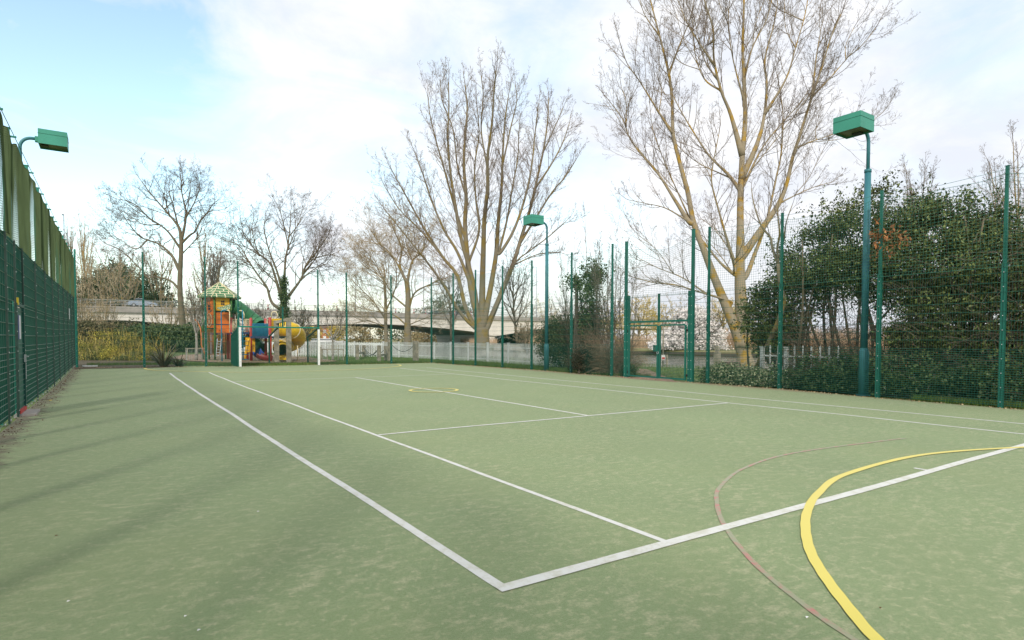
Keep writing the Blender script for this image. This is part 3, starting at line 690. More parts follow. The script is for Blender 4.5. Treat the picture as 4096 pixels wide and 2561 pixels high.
rail_line([(15.9,42.0),(16.9,35),(17.0,28),(16.6,20.6),(16.2,18.2)], 'white palisade railings running behind the court fence between the willow and the dark bush')
rail_line([(15.5,16.2),(15.35,15.2)], 'short upright run of white palisade showing in the bare scrub', h=1.35, sp=.11)
rail_line([(15.0,8.3),(15.0,7.5),(15.0,5.7)], 'white palisade railings half buried in the dark holly on the right', h=1.2, sp=.24)
# ------------------------------------------------------------------ bare trees
def tube_into(mb, pts, rads, n): mb.tube(pts, rads, n, cap=True)
class Tree:
    def __init__(s, seed, kind): s.g = random.Random(seed); s.seg = []; s.mb = MB(); s.k = kind; s.n = 0
    def grow(s, p, d, L_, r, lv):
        k = s.k; g = s.g; gr = g.gauss; ns = k['seg'][lv]; st = L_/ns; px_, py_, pz = p; dx, dy, dz = d; wob = k['wob'][lv]; tp = k['trop'][lv]; rmin = k['rmin']
        last = lv >= len(k['seg'])-1
        for i in range(ns):
            dx += gr(0, wob); dy += gr(0, wob); dz += gr(0, wob)+tp
            q = math.sqrt(dx*dx+dy*dy+dz*dz)+1e-9; dx /= q; dy /= q; dz /= q
            qx, qy, qz = px_+dx*st, py_+dy*st, pz+dz*st; t = (i+1)/ns
            ra = max(rmin, r*(1-.75*i/ns)); rb = max(rmin*.8, r*(1-.75*t))
            s.seg.append((px_,py_,pz,qx,qy,qz,ra,rb))
            if not last and (i > 0 or ns < 3):
                c = k['kids'][lv]/ns; c = int(c)+(1 if g.random() < c-int(c) else 0)
                for _ in range(c):
                    f = g.random(); a = k['ang'][lv]*g.uniform(.6,1.35); az = g.random()*6.2832
                    # perpendicular basis
                    ux, uy, uz = (0,0,1) if abs(dz) < .9 else (1,0,0)
                    ex, ey, ez = dy*uz-dz*uy, dz*ux-dx*uz, dx*uy-dy*ux; e = math.sqrt(ex*ex+ey*ey+ez*ez)+1e-9; ex/=e; ey/=e; ez/=e
                    fx, fy, fz = dy*ez-dz*ey, dz*ex-dx*ez, dx*ey-dy*ex
                    ca, sa = math.cos(a), math.sin(a); cz, sz = math.cos(az)*sa, math.sin(az)*sa
                    nd = (dx*ca+ex*cz+fx*sz, dy*ca+ey*cz+fy*sz, dz*ca+ez*cz+fz*sz)
                    ll = L_*k['ratio'][lv]*(1-.45*t)*g.uniform(.6,1.3)
                    s.grow((px_+(qx-px_)*f, py_+(qy-py_)*f, pz+(qz-pz)*f), nd, ll, max(rmin, rb*.6), lv+1)
            px_, py_, pz = qx, qy, qz
    def limb(s, P, r0, r1, lat=1., start=.25, sp=None, n=10, tip=True, wig=.0):
        k = s.k; g = s.g; P = [Vector(p) for p in P]
        Q = catmull(P, 5) if len(P) > 2 else [P[0].lerp(P[-1], i/6) for i in range(7)]
        if wig: Q = [q+Vector((g.gauss(0,wig), g.gauss(0,wig), g.gauss(0,wig)*.5)) if 0 < i < len(Q)-1 else q for i, q in enumerate(Q)]
        Ls = [0]
        for a, c in zip(Q[:-1], Q[1:]): Ls.append(Ls[-1]+(c-a).length)
        T = Ls[-1]; lk = k.get('lk',1.); rad = [(r0+(r1-r0)*(l/T)**.75)*(lk+(1-lk)*(1-min(1,l/T*3))) for l in Ls]
        s.mb.tube(Q, rad, n, cap=True)
        sp = sp or k['sp']; l = T*start+g.random()*sp
        while l < T:
            i = max(j for j in range(len(Ls)) if Ls[j] <= l); i = min(i, len(Q)-2); f = (l-Ls[i])/max(1e-6, Ls[i+1]-Ls[i])
            p = Q[i].lerp(Q[i+1], f); d = (Q[i+1]-Q[i]).normalized(); t = l/T
            a = k['lang']*g.uniform(.6,1.4); ax = d.cross(Vector((g.gauss(0,1),g.gauss(0,1),g.gauss(0,1)))).normalized(); nd = Matrix.Rotation(a, 3, ax)@d
            rr = r0+(r1-r0)*t; s.grow(tuple(p), tuple(nd), k['len']*lat*(1.15-.6*t)*g.uniform(.6,1.3), min(rr*.5, k['lr']), 0)
            l += sp*g.uniform(.6,1.4)
        if tip: s.grow(tuple(Q[-1]), tuple((Q[-1]-Q[-2]).normalized()), k['len']*lat*.5, r1*.8, 0)
    def finish(s, name, loc, label, cat, bark, twig, group=None):
        t = thing(name, loc, label, cat, group)
        s.mb.build('trunk', bark, t); segmesh('crown', s.seg, twig, t); return t
WILLOW = dict(seg=[6,4,3,2], wob=[.07,.11,.15,.18], trop=[.10,.08,.02,-.02], kids=[9,6,4], ang=[.55,.65,.7], ratio=[.42,.52,.62], rmin=.0050, sp=.42, lang=.62, len=3.1, lr=.028)
OAK = dict(seg=[5,4,3,2], wob=[.20,.24,.26,.28], trop=[.07,.06,.05,.03], kids=[9,6,4], ang=[.7,.8,.8], ratio=[.50,.52,.58], rmin=.0064, sp=.62, lang=.85, len=3.6, aux=26, lr=.05, lk=.8)
def path(crop, pts, d, slope, sgn, extra=0):
    ox, oy, s_ = crop; out = []; a = 0; last = None
    for x, y in pts:
        px_, py_ = (x/s_+ox)/K, (y/s_+oy)/K
        if last: a += math.hypot(px_-last[0], py_-last[1])
        last = (px_, py_); out.append(PX(px_, py_, d+extra+slope*sgn*a/1408*d))
    return out
def traced(seed, kind, crop, D, limbs, name, label, bark, twig, base, cat='tree', twigscale=None):
    T = Tree(seed, kind); g = random.Random(seed+1); known = []; main = []
    for i, lm in enumerate(limbs):
        pts, r0, r1 = lm[:3]; opt = lm[3] if len(lm) > 3 else {}
        opt = dict(opt); sl = opt.pop('slope', g.uniform(-.38,.38)); ex = 0; pre = []
        if known:      # spring from the nearest limb already built, at its own depth
            x0, y0 = pts[0]; kx, ky, p3 = min(known, key=lambda k_: (k_[0]-x0)**2+((k_[1]-y0-12)*.6)**2)
            ex = (p3-ORG).dot(FW)-D; pre = [p3]; pts = pts[1:] if math.hypot(kx-x0, ky-y0) < 18 and len(pts) > 3 else pts
        P3 = pre+path(crop, pts, D, sl, 1, ex)
        for q in catmull(P3, 6):
            v = q-ORG; f = v.dot(FW); sx_ = (v.dot(RT)/f*FOC+2048+SX-crop[0])*crop[2]; sy_ = (-v.dot(UP)/f*FOC+1280.5+SY-crop[1])*crop[2]; known.append((sx_, sy_, q))
        T.limb(P3, r0, r1, **opt)
        if i: main.append((P3, r0))
    for i in range(kind.get('aux', 0)):      # unrecorded secondary limbs filling the crown
        P3, r0 = main[g.randrange(len(main))]; Q = catmull(P3, 5); j = int(len(Q)*g.uniform(.25,.8)); j = min(max(j,1), len(Q)-2)
        rem = sum((Q[k_+1]-Q[k_]).length for k_ in range(j, len(Q)-1)); L_ = rem*g.uniform(.5,.8)+1.2; d = (Q[j+1]-Q[j-1]).normalized()
        d2 = (d+Vector((g.gauss(0,.6), g.gauss(0,.6), g.gauss(.15,.3)))).normalized(); a = Q[j]; b_ = a+d2*L_*.5; c_ = b_+(d2*.7+d*.3+Vector((0,0,.12))).normalized()*L_*.5
        T.limb([a, b_+Vector((g.gauss(0,.15),g.gauss(0,.15),g.gauss(0,.15))), c_], r0*.38, .02, start=.15, n=7)
    return T.finish(name, base, label, cat, bark, twig), T
C2 = (1400,150,1.1627); C3 = (2300,0,1.0431); C1 = (400,650,1.89)
# middle willow
MW = [([(612,1450),(614,1400),(614,1350)], .62, .5, dict(start=2, tip=False, slope=0, n=16)),
 ([(600,1375),(570,1200),(555,1100),(540,960),(535,850),(540,740),(530,600),(535,460),(545,330),(535,220)], .30, .04, dict(start=.3)),
 ([(596,1365),(540,1265),(500,1110),(430,1020),(340,880),(290,790),(240,700),(190,610)], .20, .035, dict(start=.3)),
 ([(590,1360),(520,1290),(440,1160),(370,1060),(290,960),(210,860),(160,800)], .15, .03, dict(start=.35)),
 ([(616,1370),(615,1180),(620,1000),(625,850),(640,700),(640,560),(660,400),(670,250),(680,150)], .30, .035, dict(start=.3)),
 ([(600,1360),(575,1150),(520,950),(490,780),(470,650),(455,480),(460,330),(458,210)], .22, .035, dict(start=.35)),
 ([(622,1360),(660,1130),(680,1000),(690,850),(705,700),(710,550),(720,400),(735,280)], .26, .035, dict(start=.3)),
 ([(632,1360),(700,1200),(760,1050),(800,920),(840,790),(870,660),(900,520),(920,380),(922,280)], .24, .035, dict(start=.35)),
 ([(636,1350),(690,1230),(760,1060),(840,990),(920,930),(1000,860)], .10, .03, dict(start=.3)),
 ([(700,1000),(760,900),(810,760),(845,600),(860,450),(875,330)], .13, .03, {}),
 ([(560,1130),(500,1000),(440,900),(380,760),(340,640),(300,530)], .14, .03, {}),
 ([(530,920),(490,800),(440,620),(400,480),(370,350),(362,270)], .12, .03, {}),
 ([(560,1050),(600,900),(585,750),(580,600),(600,450),(592,330)], .11, .03, {}),
 ([(690,1000),(730,850),(755,700),(780,560),(785,440)], .10, .03, {}),
 ([(800,960),(870,830),(940,720),(1000,650),(1050,570)], .11, .03, {}),
 ([(870,700),(930,600),(985,500),(1020,400)], .09, .03, {}),
 ([(430,1030),(330,900),(230,800),(160,690)], .08, .025, {}),
 ([(545,760),(500,600),(480,430),(430,300),(420,200)], .08, .025, {}),
 ([(640,600),(610,430),(620,280),(610,180)], .07, .025, {}),
 ([(710,600),(745,430),(775,300),(770,220)], .07, .025, {}),
 ([(905,520),(960,400),(990,330)], .06, .025, {}),
 ([(760,1060),(870,1010),(960,1000),(1010,1010)], .06, .02, dict(lat=.6)),
]
mw, _ = traced(11, WILLOW, C2, 44, MW, 'willow_tree', 'big bare willow in the middle, upswept limbs fanning from one short trunk', BARKM, TWIGP, tuple(CW(-2.3,44)))
# right willow
RW = [([(712,1530),(706,1480),(700,1420),(697,1360)], .50, .46, dict(start=2, tip=False, slope=0, n=16)),
 ([(700,1500),(680,1400),(640,1300),(590,1180),(540,1050),(495,930),(470,800),(440,690),(410,560),(405,420),(390,300),(345,120),(315,0),(300,-90)], .34, .04, dict(start=.35, n=14, slope=.12)),
 ([(710,1440),(700,1350),(692,1250),(688,1150),(690,1000),(690,850),(698,650),(710,500),(705,330),(700,200),(705,0),(700,-110)], .42, .05, dict(start=.35, n=14, slope=0)),
 ([(665,1145),(610,1100),(560,1040),(500,960)], .12, .05, dict(start=.5, tip=False)),
 ([(668,1110),(640,1020),(600,880),(570,760),(577,680),(600,560)], .13, .03, {}),
 ([(705,1060),(790,940),(850,850),(885,760),(910,650),(940,560),(980,430),(1030,280),(1070,150),(1110,60)], .24, .03, dict(start=.3, slope=-.1)),
 ([(715,1150),(750,1060),(800,920),(840,740),(860,640),(868,480),(850,350)], .14, .03, dict(slope=.25)),
 ([(690,800),(640,730),(560,650),(500,560),(440,460),(400,380)], .12, .03, {}),
 ([(690,650),(650,480),(610,380),(580,250),(575,120),(540,0),(530,-80)], .17, .03, dict(start=.3)),
 ([(702,740),(760,600),(790,480),(800,350),(792,250),(830,100),(850,-20)], .18, .03, dict(start=.3)),
 ([(705,770),(780,620),(850,530),(930,440),(980,370)], .09, .025, {}),
 ([(475,925),(420,840),(350,730),(290,660),(230,580),(200,500),(150,430)], .14, .03, dict(start=.3)),
 ([(472,915),(380,870),(300,850),(225,835)], .06, .02, dict(lat=.7)),
 ([(650,1260),(530,1222),(420,1190),(330,1180),(250,1160)], .09, .025, dict(lat=.8, slope=-.35)),
 ([(560,1235),(450,1160),(350,1120),(270,1080)], .06, .02, dict(lat=.8, slope=-.3)),
 ([(410,560),(350,470),(270,340),(220,270),(195,200)], .09, .025, {}),
 ([(395,300),(440,180),(480,80),(500,-20)], .08, .025, {}),
 ([(925,610),(990,590),(1080,560),(1160,530)], .05, .02, dict(lat=.6)),
 ([(860,850),(930,810),(1000,780),(1070,760)], .055, .02, dict(lat=.7)),
 ([(700,330),(740,200),(800,80),(830,-40)], .08, .025, {}),
 ([(990,400),(1060,330),(1130,250),(1170,200)], .06, .02, dict(lat=.8)),
 ([(610,380),(540,330),(500,220),(490,80)], .06, .02, {}),
 ([(705,420),(660,250),(640,100),(650,-40)], .07, .02, {}),
 ([(800,480),(880,330),(920,200),(960,60),(980,-60)], .09, .025, {}),
 ([(500,960),(410,760),(330,560),(310,420)], .06, .02, dict(slope=.3)),
 ([(345,140),(290,60),(260,-40)], .05, .02, {}),
]
RWK = dict(WILLOW, len=3.1, sp=.36, lr=.020, rmin=.0036, lk=.66, aux=24, wob=[.10,.15,.18,.2], kids=[9,6,4], ratio=[.38,.5,.6])
WILLOW['lk'] = .72; WILLOW['aux'] = 28
rw, _ = traced(23, RWK, C3, 30, RW, 'willow_tree', 'tallest bare willow right of the gate, trunks blotched with orange lichen', BARKY, TWIGP, tuple(CW(11.4,30)))
# left plane-like tree
LT = [([(634,1445),(625,1250),(606,1000),(605,850),(612,700),(615,570)], .46, .24, dict(start=2, tip=False, slope=0, n=14)),
 ([(615,585),(600,500),(560,440),(500,370),(430,290),(370,220),(320,150)], .20, .05, {}),
 ([(615,580),(640,480),(650,380),(625,260),(612,180),(620,130)], .18, .05, {}),
 ([(616,600),(680,550),(720,520),(760,440),(830,370),(910,360)], .16, .04, {}),
 ([(620,690),(680,630),(730,570),(740,530)], .10, .04, {}),
 ([(592,800),(540,700),(450,620),(370,590),(300,560),(230,480),(180,410)], .20, .04, {}),
 ([(600,640),(520,530),(450,470),(400,440),(350,400),(280,330),(200,290),(140,280)], .15, .04, {}),
 ([(603,960),(540,900),(450,870),(360,870),(320,820),(260,760),(180,680),(110,640),(60,620)], .14, .04, {}),
 ([(612,560),(560,350),(530,250),(520,190)], .12, .04, {}),
 ([(650,400),(700,330),(740,240),(755,190)], .10, .04, {}),
 ([(350,600),(290,650),(230,640),(180,600),(110,560)], .08, .03, {}),
 ([(440,480),(330,470),(250,420),(170,370)], .07, .03, {}),
]
lt, _ = traced(31, OAK, C1, 63, LT, 'bare_tree', 'tall straight trunked bare tree with broad crown left of the play tower', BARKG, TWIGG, tuple(CW(-35,63)))
IT = [([(1385,1320),(1390,1180),(1388,1080),(1392,980)], .62, .40, dict(start=2, tip=False, slope=0, n=14)),
 ([(1375,1120),(1300,1060),(1260,940),(1200,860),(1120,740),(1060,640),(990,600),(940,590)], .20, .04, {}),
 ([(1380,1060),(1340,920),(1290,770),(1200,690),(1140,620),(1085,540),(1065,430)], .22, .04, {}),
 ([(1390,1000),(1340,830),(1290,700),(1260,600),(1240,500),(1250,420)], .20, .04, {}),
 ([(1392,1000),(1400,760),(1420,640),(1430,550),(1440,440),(1440,370)], .22, .04, {}),
 ([(1400,1060),(1450,980),(1520,880),(1560,770),(1620,700),(1690,600),(1730,540)], .22, .04, {}),
 ([(1425,640),(1395,500),(1370,400),(1352,350)], .12, .04, {}),
 ([(1510,890),(1600,820),(1700,770),(1760,790)], .10, .03, {}),
 ([(1560,760),(1640,720),(1740,700),(1790,680)], .09, .03, {}),
 ([(1270,960),(1170,880),(1100,880),(1050,920)], .08, .03, {}),
 ([(1130,750),(1060,770),(1000,820)], .07, .03, {}),
 ([(1430,560),(1500,470),(1540,400)], .09, .03, {}),
 ([(1200,700),(1150,520),(1160,430)], .08, .03, {}),
 ([(1620,700),(1660,820),(1700,920)], .06, .03, {}),
]
it, T_ = traced(37, OAK, C1, 64, IT, 'bare_tree', 'broad bare tree with an ivy clad trunk rising behind the green tube slide', BARKG, TWIGG, tuple(CW(-25,64)))
g = np.random.default_rng(4); n = 2300
hh = g.uniform(0,1,n)**.9; ctr = np.array([tuple(PX((1390/1.89+400)/K, (1250-h*380)/1.89/K+650/K, 63.6)) for h in np.linspace(0,1,40)])
c_ = ctr[(hh*39).astype(int)]; rr = (.62-.38*hh+.22*np.sin(hh*23))*np.sqrt(g.uniform(.2,1.25,n)); th = g.uniform(0,6.28,n)
leafmesh('ivy', c_+np.stack([rr*np.cos(th), rr*np.sin(th), g.normal(0,.3,n)],1), .17, LEAFI, it, 3, .8)
# pair of trees left of the willow
PT = [([(268,1440),(268,1300),(270,1200),(262,1120)], .42, .30, dict(start=2, tip=False, slope=0)),
 ([(270,1270),(300,1190),(370,1150),(430,1120)], .16, .05, {}), ([(262,1130),(290,1040),(335,1000),(350,930)], .18, .05, {}),
 ([(262,1130),(232,1060),(240,980),(205,900),(190,860)], .18, .05, {}), ([(255,1130),(200,1020),(130,950),(100,900)], .14, .04, {}),
 ([(268,1260),(200,1200),(150,1120),(60,1060)], .12, .04, {}), ([(265,1330),(200,1290),(100,1270),(20,1250)], .09, .04, {}),
 ([(268,1340),(340,1310),(400,1290)], .08, .03, {}), ([(290,1040),(260,950),(280,880)], .10, .04, {})]
traced(41, dict(OAK, sp=.7), C2, 58, PT, 'bare_tree', 'crooked bare tree with spreading limbs just left of the big middle willow', BARKM, TWIGT, tuple(CW(-10.2,58)))
PT2 = [([(168,1435),(166,1330),(165,1220),(160,1130)], .26, .15, dict(start=.4, slope=0)), ([(165,1300),(110,1230),(60,1180),(10,1130)], .10, .04, {}),
 ([(165,1260),(210,1170),(215,1080),(190,1000)], .10, .04, {}), ([(160,1140),(120,1060),(60,1010)], .09, .03, {}), ([(166,1350),(90,1320),(20,1330)], .08, .03, {})]
traced(43, dict(OAK, sp=.7), C2, 60, PT2, 'bare_tree', 'smaller slender bare tree standing left beside the crooked one at the water', BARKM, TWIGT, tuple(CW(-13,60)))

# procedurally grown background trees
def auto_tree(seed, pxx, base_y, top_y, hw, D, kind, label, bark, twig, style='round', name='bare_tree', nl=9, r=.3, group=None):
    g = random.Random(seed); T = Tree(seed, kind); b = PX(pxx, base_y, D); top = PX(pxx, top_y, D); H = top.z-b.z; Wd = hw/1408*D
    t0 = b+Vector((0,0,0)); tip = Vector((b.x+g.gauss(0,.04)*H, b.y+g.gauss(0,.04)*H, b.z+H*(.9 if style != 'round' else .82)))
    mid = b.lerp(tip, .5)+Vector((g.gauss(0,.02)*H, g.gauss(0,.02)*H, 0))
    T.limb([t0, mid, tip], r, .04, start=.35, lat=.8)
    for i in range(nl):
        f = .18+.6*i/nl if style != 'shrub' else g.uniform(0,.15); az = i*2.4+g.random(); p = t0.lerp(mid, f*2) if f < .5 else mid.lerp(tip, (f-.5)*2)
        if style == 'tall': out = Wd*g.uniform(.5,1)*(1.1-f); up_ = H*g.uniform(.22,.38)
        elif style == 'shrub': out = Wd*g.uniform(.3,1); up_ = H*g.uniform(.6,.95)*(1-.3*out/Wd)
        else: out = Wd*g.uniform(.7,1)*(1.05-.5*f); up_ = (H*.93-(p.z-b.z))*g.uniform(.35,.95)
        e = p+Vector((math.cos(az)*out, math.sin(az)*out, up_)); mm = p.lerp(e, .5)+Vector((math.cos(az)*out*.12, math.sin(az)*out*.12, -up_*.06))
        T.limb([p, mm, e], r*.45, .03, start=.2)
    return T.finish(name, tuple(Vector((b.x,b.y,max(b.z,-.1)))), label, 'tree' if style != 'shrub' else 'shrub', bark, twig, group)
FAR = dict(seg=[4,3,2], wob=[.15,.2,.22], trop=[.08,.08,.05], kids=[6,5], ang=[.6,.65], ratio=[.5,.5], rmin=.022, sp=.9, lang=.6, len=3.4, lr=.06)
FARP = dict(FAR, trop=[.22,.18,.10], lang=.5, len=3.4, rmin=.015, sp=1.0)
auto_tree(51, 197, 800, 512, 34, 125, FARP, 'slim pale poplar above the bridge near the left fence', mat('bark_tan', (.42,.31,.14), .9), TWIGT, 'tall', 'poplar_tree', 16, .32)
auto_tree(52, 168, 800, 520, 26, 140, FARP, 'faint bare poplar just showing over the olive netting', BARKG, TWIGT, 'tall', 'poplar_tree', 14, .3)
auto_tree(53, 305, 790, 560, 70, 118, FAR, 'wide tan bare tree behind the bridge, left of the tall straight trunk', BARKM, TWIGT, 'round', 'bare_tree', 12, .35)
auto_tree(54, 385, 790, 545, 50, 125, FARP, 'pale yellowish bare tree behind the tall straight trunk', BARKM, TWIGT, 'round', 'bare_tree', 12, .3)
auto_tree(55, 468, 790, 545, 42, 115, FARP, 'feathery tan bare tree behind the play tower, upswept twigs', BARKM, TWIGT, 'tall', 'bare_tree', 16, .32)
auto_tree(56, 512, 790, 575, 34, 120, FARP, 'feathery tan bare tree right of the upswept one, lower and thinner', BARKM, TWIGT, 'tall', 'bare_tree', 12, .28)
auto_tree(57, 488, 820, 592, 40, 88, FAR, 'dark crooked bare tree directly above the play tower roof', BARKD, TWIGD, 'round', 'bare_tree', 9, .28)
auto_tree(58, 255, 800, 610, 55, 100, FAR, 'low tan bare tree in front of the evergreen clump', BARKM, TWIGT, 'round', 'bare_tree', 10, .25)
auto_tree(60, 1222, 812, 588, 62, 118, FAR, 'dark bare tree with layered branches behind the willow, beyond the bridge', BARKD, TWIGD, 'round', 'bare_tree', 14, .32)
auto_tree(61, 1065, 805, 600, 50, 140, FAR, 'thin dark bare tree glimpsed through the limbs of the middle willow', BARKD, TWIGD, 'round', 'bare_tree', 10, .3)
YW = dict(FAR, trop=[-.02,-.10,-.16], lang=.8, rmin=.028, kids=[8,6], len=4.0)
for i, (px_, ty, hw, D, lab) in enumerate([
    (1240,692,40,190,'yellowish willow beyond the bridge, right of the big willow'), (1290,700,30,200,'tan willow beyond the bridge beside the blue lamp pole'),
    (1505,705,42,105,'golden weeping willow seen through the left half of the gate'), (1560,715,34,112,'golden willow behind the left edge of the white blossom'),
    (1700,712,30,120,'yellow willow behind the right edge of the white blossom'), (1750,722,28,110,'yellow willow showing just left of the leaning willow trunk'),
    (1440,740,40,100,'amber willow behind the bare scrub left of the gate')]):
    auto_tree(70+i, px_, 835, ty, hw, D, YW, lab, BARKM, TWIGY if 0 < i else TWIGT, 'round', 'weeping_willow', 10, .28)
for i, (px_, ty, hw, D, lab) in enumerate([(1620,690,60,190,'grey brown wood edge tree above the white blossom, left one'), (1690,682,50,200,'grey brown wood edge tree above the white blossom, right one'),
    (1530,690,50,200,'grey brown far tree above the golden willows'), (1400,690,50,170,'grey brown far tree behind the ivy covered tree'), (1330,695,46,180,'brown far tree right of the blue lamp pole')]):
    auto_tree(80+i, px_, 830, ty, hw, D, FAR, lab, BARKD, TWIGT, 'round', 'bare_tree', 9, .3)
auto_tree(90, 2150, 800, 365, 48, 44, dict(WILLOW, rmin=.005, sp=1.1), 'bare tree tip showing over the holly, between the two right fence posts', BARKG, TWIGP, 'round', 'bare_tree', 6, .12)
auto_tree(91, 2395, 800, 290, 80, 42, dict(WILLOW, rmin=.005, sp=1.1), 'bare tree with lichened limbs rising over the holly at the right edge', BARKY, TWIGP, 'round', 'bare_tree', 12, .2)
# saplings and scrub left of the gate
SAP = dict(seg=[5,4,3], wob=[.10,.14,.16], trop=[.12,.06,.03], kids=[7,5], ang=[.5,.6], ratio=[.42,.5], rmin=.0035, sp=.35, lang=.5, len=1.1, lr=.014)
g = random.Random(8)
for i, (px_, by, ty, D) in enumerate([(1352,872,640,28),(1378,880,505,27),(1402,883,545,26.5),(1418,886,520,26),(1436,888,560,25.5),(1455,888,590,25),(1486,889,600,25.5),(1338,868,660,31)]):
    T = Tree(100+i, SAP); b = PX(px_, by, D); b.z = 0; H = PX(px_, ty, D).z
    for k in range(4):
        e = b+Vector((g.uniform(-.9,.9), g.uniform(-.9,.9), H*g.uniform(.6,1))); mm = b.lerp(e,.5)+Vector((g.uniform(-.25,.25), g.uniform(-.25,.25), 0))
        T.limb([b+Vector((g.uniform(-.2,.2),g.uniform(-.2,.2),0)), mm, e], .034, .006, start=.1, n=6)
    T.finish('bare_sapling', (b.x,b.y,0), ['leftmost bare sapling beside the dark evergreen bush','tallest whippy bare sapling in front of the ivy covered tree','bare sapling at the right edge of the ivy clump','thin bare sapling above the short white railings','bare sapling leaning behind the fence post left of the gate','bare sapling tangled close to the gate post','bare sapling seen through the netting over the gate','small bare sapling behind the dark evergreen bush'][i], 'sapling', BARKG, TWIGG, 'bare saplings left of the gate')
T = Tree(120, dict(SAP, sp=.5)); b = Vector((15.3,8.95,0))
def c7(x,y,D): return PX((x/2.7486+2900)/K,(y/2.7486+700)/K,D)
T.limb([b, c7(625,1500,18.2), c7(600,1200,18.2), c7(585,980,18.2)], .085, .06, start=2, tip=False, n=10)
T.limb([c7(585,985,18.2), c7(520,800,18.3), c7(500,690,18.4), c7(400,560,18.5), c7(320,330,18.7), c7(290,150,19)], .05, .012, start=.3)
T.limb([c7(585,985,18.2), c7(575,800,18.1), c7(600,650,18), c7(580,400,17.9), c7(610,180,17.8)], .045, .012, start=.3)
T.limb([c7(590,940,18.2), c7(640,720,18), c7(680,500,17.8), c7(740,330,17.6)], .035, .01, start=.3)
T.finish('bare_sapling', tuple(b), 'pale stemmed bare sapling standing against the left side of the holly', 'sapling', BARKM, TWIGG)

# ------------------------------------------------------------------ leafy things
from mathutils import noise as mnoise
def blob_points(blobs, n_cl, per, cr, seed, edge=.55, zmin=None, ymin=None, holes=0.):
    g = np.random.default_rng(seed); vol = np.array([b[1][0]*b[1][1]*b[1][2] for b in blobs])**.67; pr = vol/vol.sum(); out = []
    idx = g.choice(len(blobs), n_cl, p=pr)
    for i in idx:
        c, r = np.array(blobs[i][0]), np.array(blobs[i][1]); v = g.normal(size=3); v /= np.linalg.norm(v); rad = edge+(1-edge)*g.random()**.6
        w = 1+.16*math.sin(v[0]*5+v[2]*7+i)+.10*math.sin(v[1]*11+v[2]*9+i*2)
        p = c+v*r*rad*w
        if holes and mnoise.noise(Vector((p[0]*1.25, p[1]*1.25, p[2]*1.25+seed))) < holes*(.5+.5*g.random()): continue
        k = int(per*g.uniform(.5,1.5)); out.append(p+g.normal(size=(k,3))*cr*np.array([1,1,.75])*g.uniform(.6,1.3))
    P = np.concatenate(out)
    if zmin is not None: P = P[P[:,2] > zmin]
    if ymin is not None: P = P[P[:,0] > ymin]
    return P
def shrub(name, label, base, blobs, leafm, size, n_cl, per, cr, seed, stems=8, bark=BARKD, cat='shrub', zmin=.05, edge=.5, aspect=.5, xmin=None, group=None, sr=.04, holes=0., sprout=0):
    t = thing(name, base, label, cat, group); g = random.Random(seed)
    P = blob_points(blobs, n_cl, per, cr, seed, edge, zmin, xmin, holes); S = []
    if sprout:   # leafy shoots standing proud of the top
        ex = []
        for i in range(sprout):
            c, r = blobs[g.randrange(len(blobs))]; a = g.random()*6.28; u_ = g.uniform(.2,.75)
            p = Vector((c[0]+math.cos(a)*r[0]*u_, c[1]+math.sin(a)*r[1]*u_, c[2]+r[2]*math.sqrt(1-u_*u_)*.95)); L_ = g.uniform(.3,.95); d = Vector((g.gauss(0,.15), g.gauss(0,.15), 1)).normalized()
            for k in range(int(L_*42)): q = p+d*L_*g.random(); ex.append((q.x+g.gauss(0,.05), q.y+g.gauss(0,.05), q.z))
        P = np.concatenate([P, np.array(ex)])
    leafmesh('foliage', P, size, leafm, t, seed, aspect)
    mb = MB()
    for i in range(stems):
        c, r = blobs[g.randrange(len(blobs))]; b = Vector((base[0]+g.gauss(0,.3), base[1]+g.gauss(0,.3), base[2]))
        b = Vector((c[0]+g.gauss(0,.35*r[0]), c[1]+g.gauss(0,.3*r[1]), base[2])); e = Vector((c[0]+g.uniform(-.8,.8)*r[0], c[1]+g.uniform(-.8,.8)*r[1], c[2]+g.uniform(-.1,.6)*r[2]))
        mm = b.lerp(e,.5)+Vector((g.gauss(0,.15*r[0]), g.gauss(0,.15*r[1]), 0)); mb.tube(catmull([b,mm,e],4), [sr*(1-.08*k) for k in range(9)], 6)
    if stems: mb.build('stems', bark, t)
    return t
shrub('holly_bush', 'leafy dark holly left of the near lamp pole, its lower stems showing', (16.4,6.9,0), [((16.3,7.2,3.8),(1.4,1.5,1.2)),((16.2,6.8,4.5),(.8,.8,.75)),((16.5,5.9,4.6),(1.2,1.1,1.1)),((16.2,7.8,2.9),(1.2,1.1,.9)),((16.6,5.6,3.3),(1.3,1.2,1.2))], LEAF, .085, 1150, 46, .17, 201, stems=22, bark=BARKG, edge=.3, xmin=14.35, zmin=1.7, sprout=40, sr=.05, holes=-.2)
shrub('holly_bush', 'small holly bush spreading at the foot of the lichened willow', (15.9,9.3,0), [((15.9,8.75,2.15),(.9,.85,1.1)),((15.8,8.2,1.5),(.8,.7,.8))], LEAF, .085, 330, 42, .15, 202, stems=8, edge=.3, xmin=14.4, zmin=.5)
shrub('holly_bush', 'dense dark holly between the two right fence posts', (16.6,3.8,0), [((16.5,4.4,3.5),(1.6,1.3,1.7)),((16.4,4.5,4.8),(.7,.6,.6)),((16.6,3.0,3.4),(1.7,1.3,1.4)),((16.5,3.3,4.25),(.9,.7,.6)),((16.3,3.3,1.7),(1.8,1.6,1.7)),((15.6,4.0,1.3),(1.1,1.0,1.1)),((15.6,2.6,1.2),(1.1,1.0,1.1))], LEAF, .085, 2000, 46, .17, 203, stems=14, bark=BARKG, edge=.3, xmin=14.2, zmin=.5, sprout=32, sr=.05, holes=-.3)
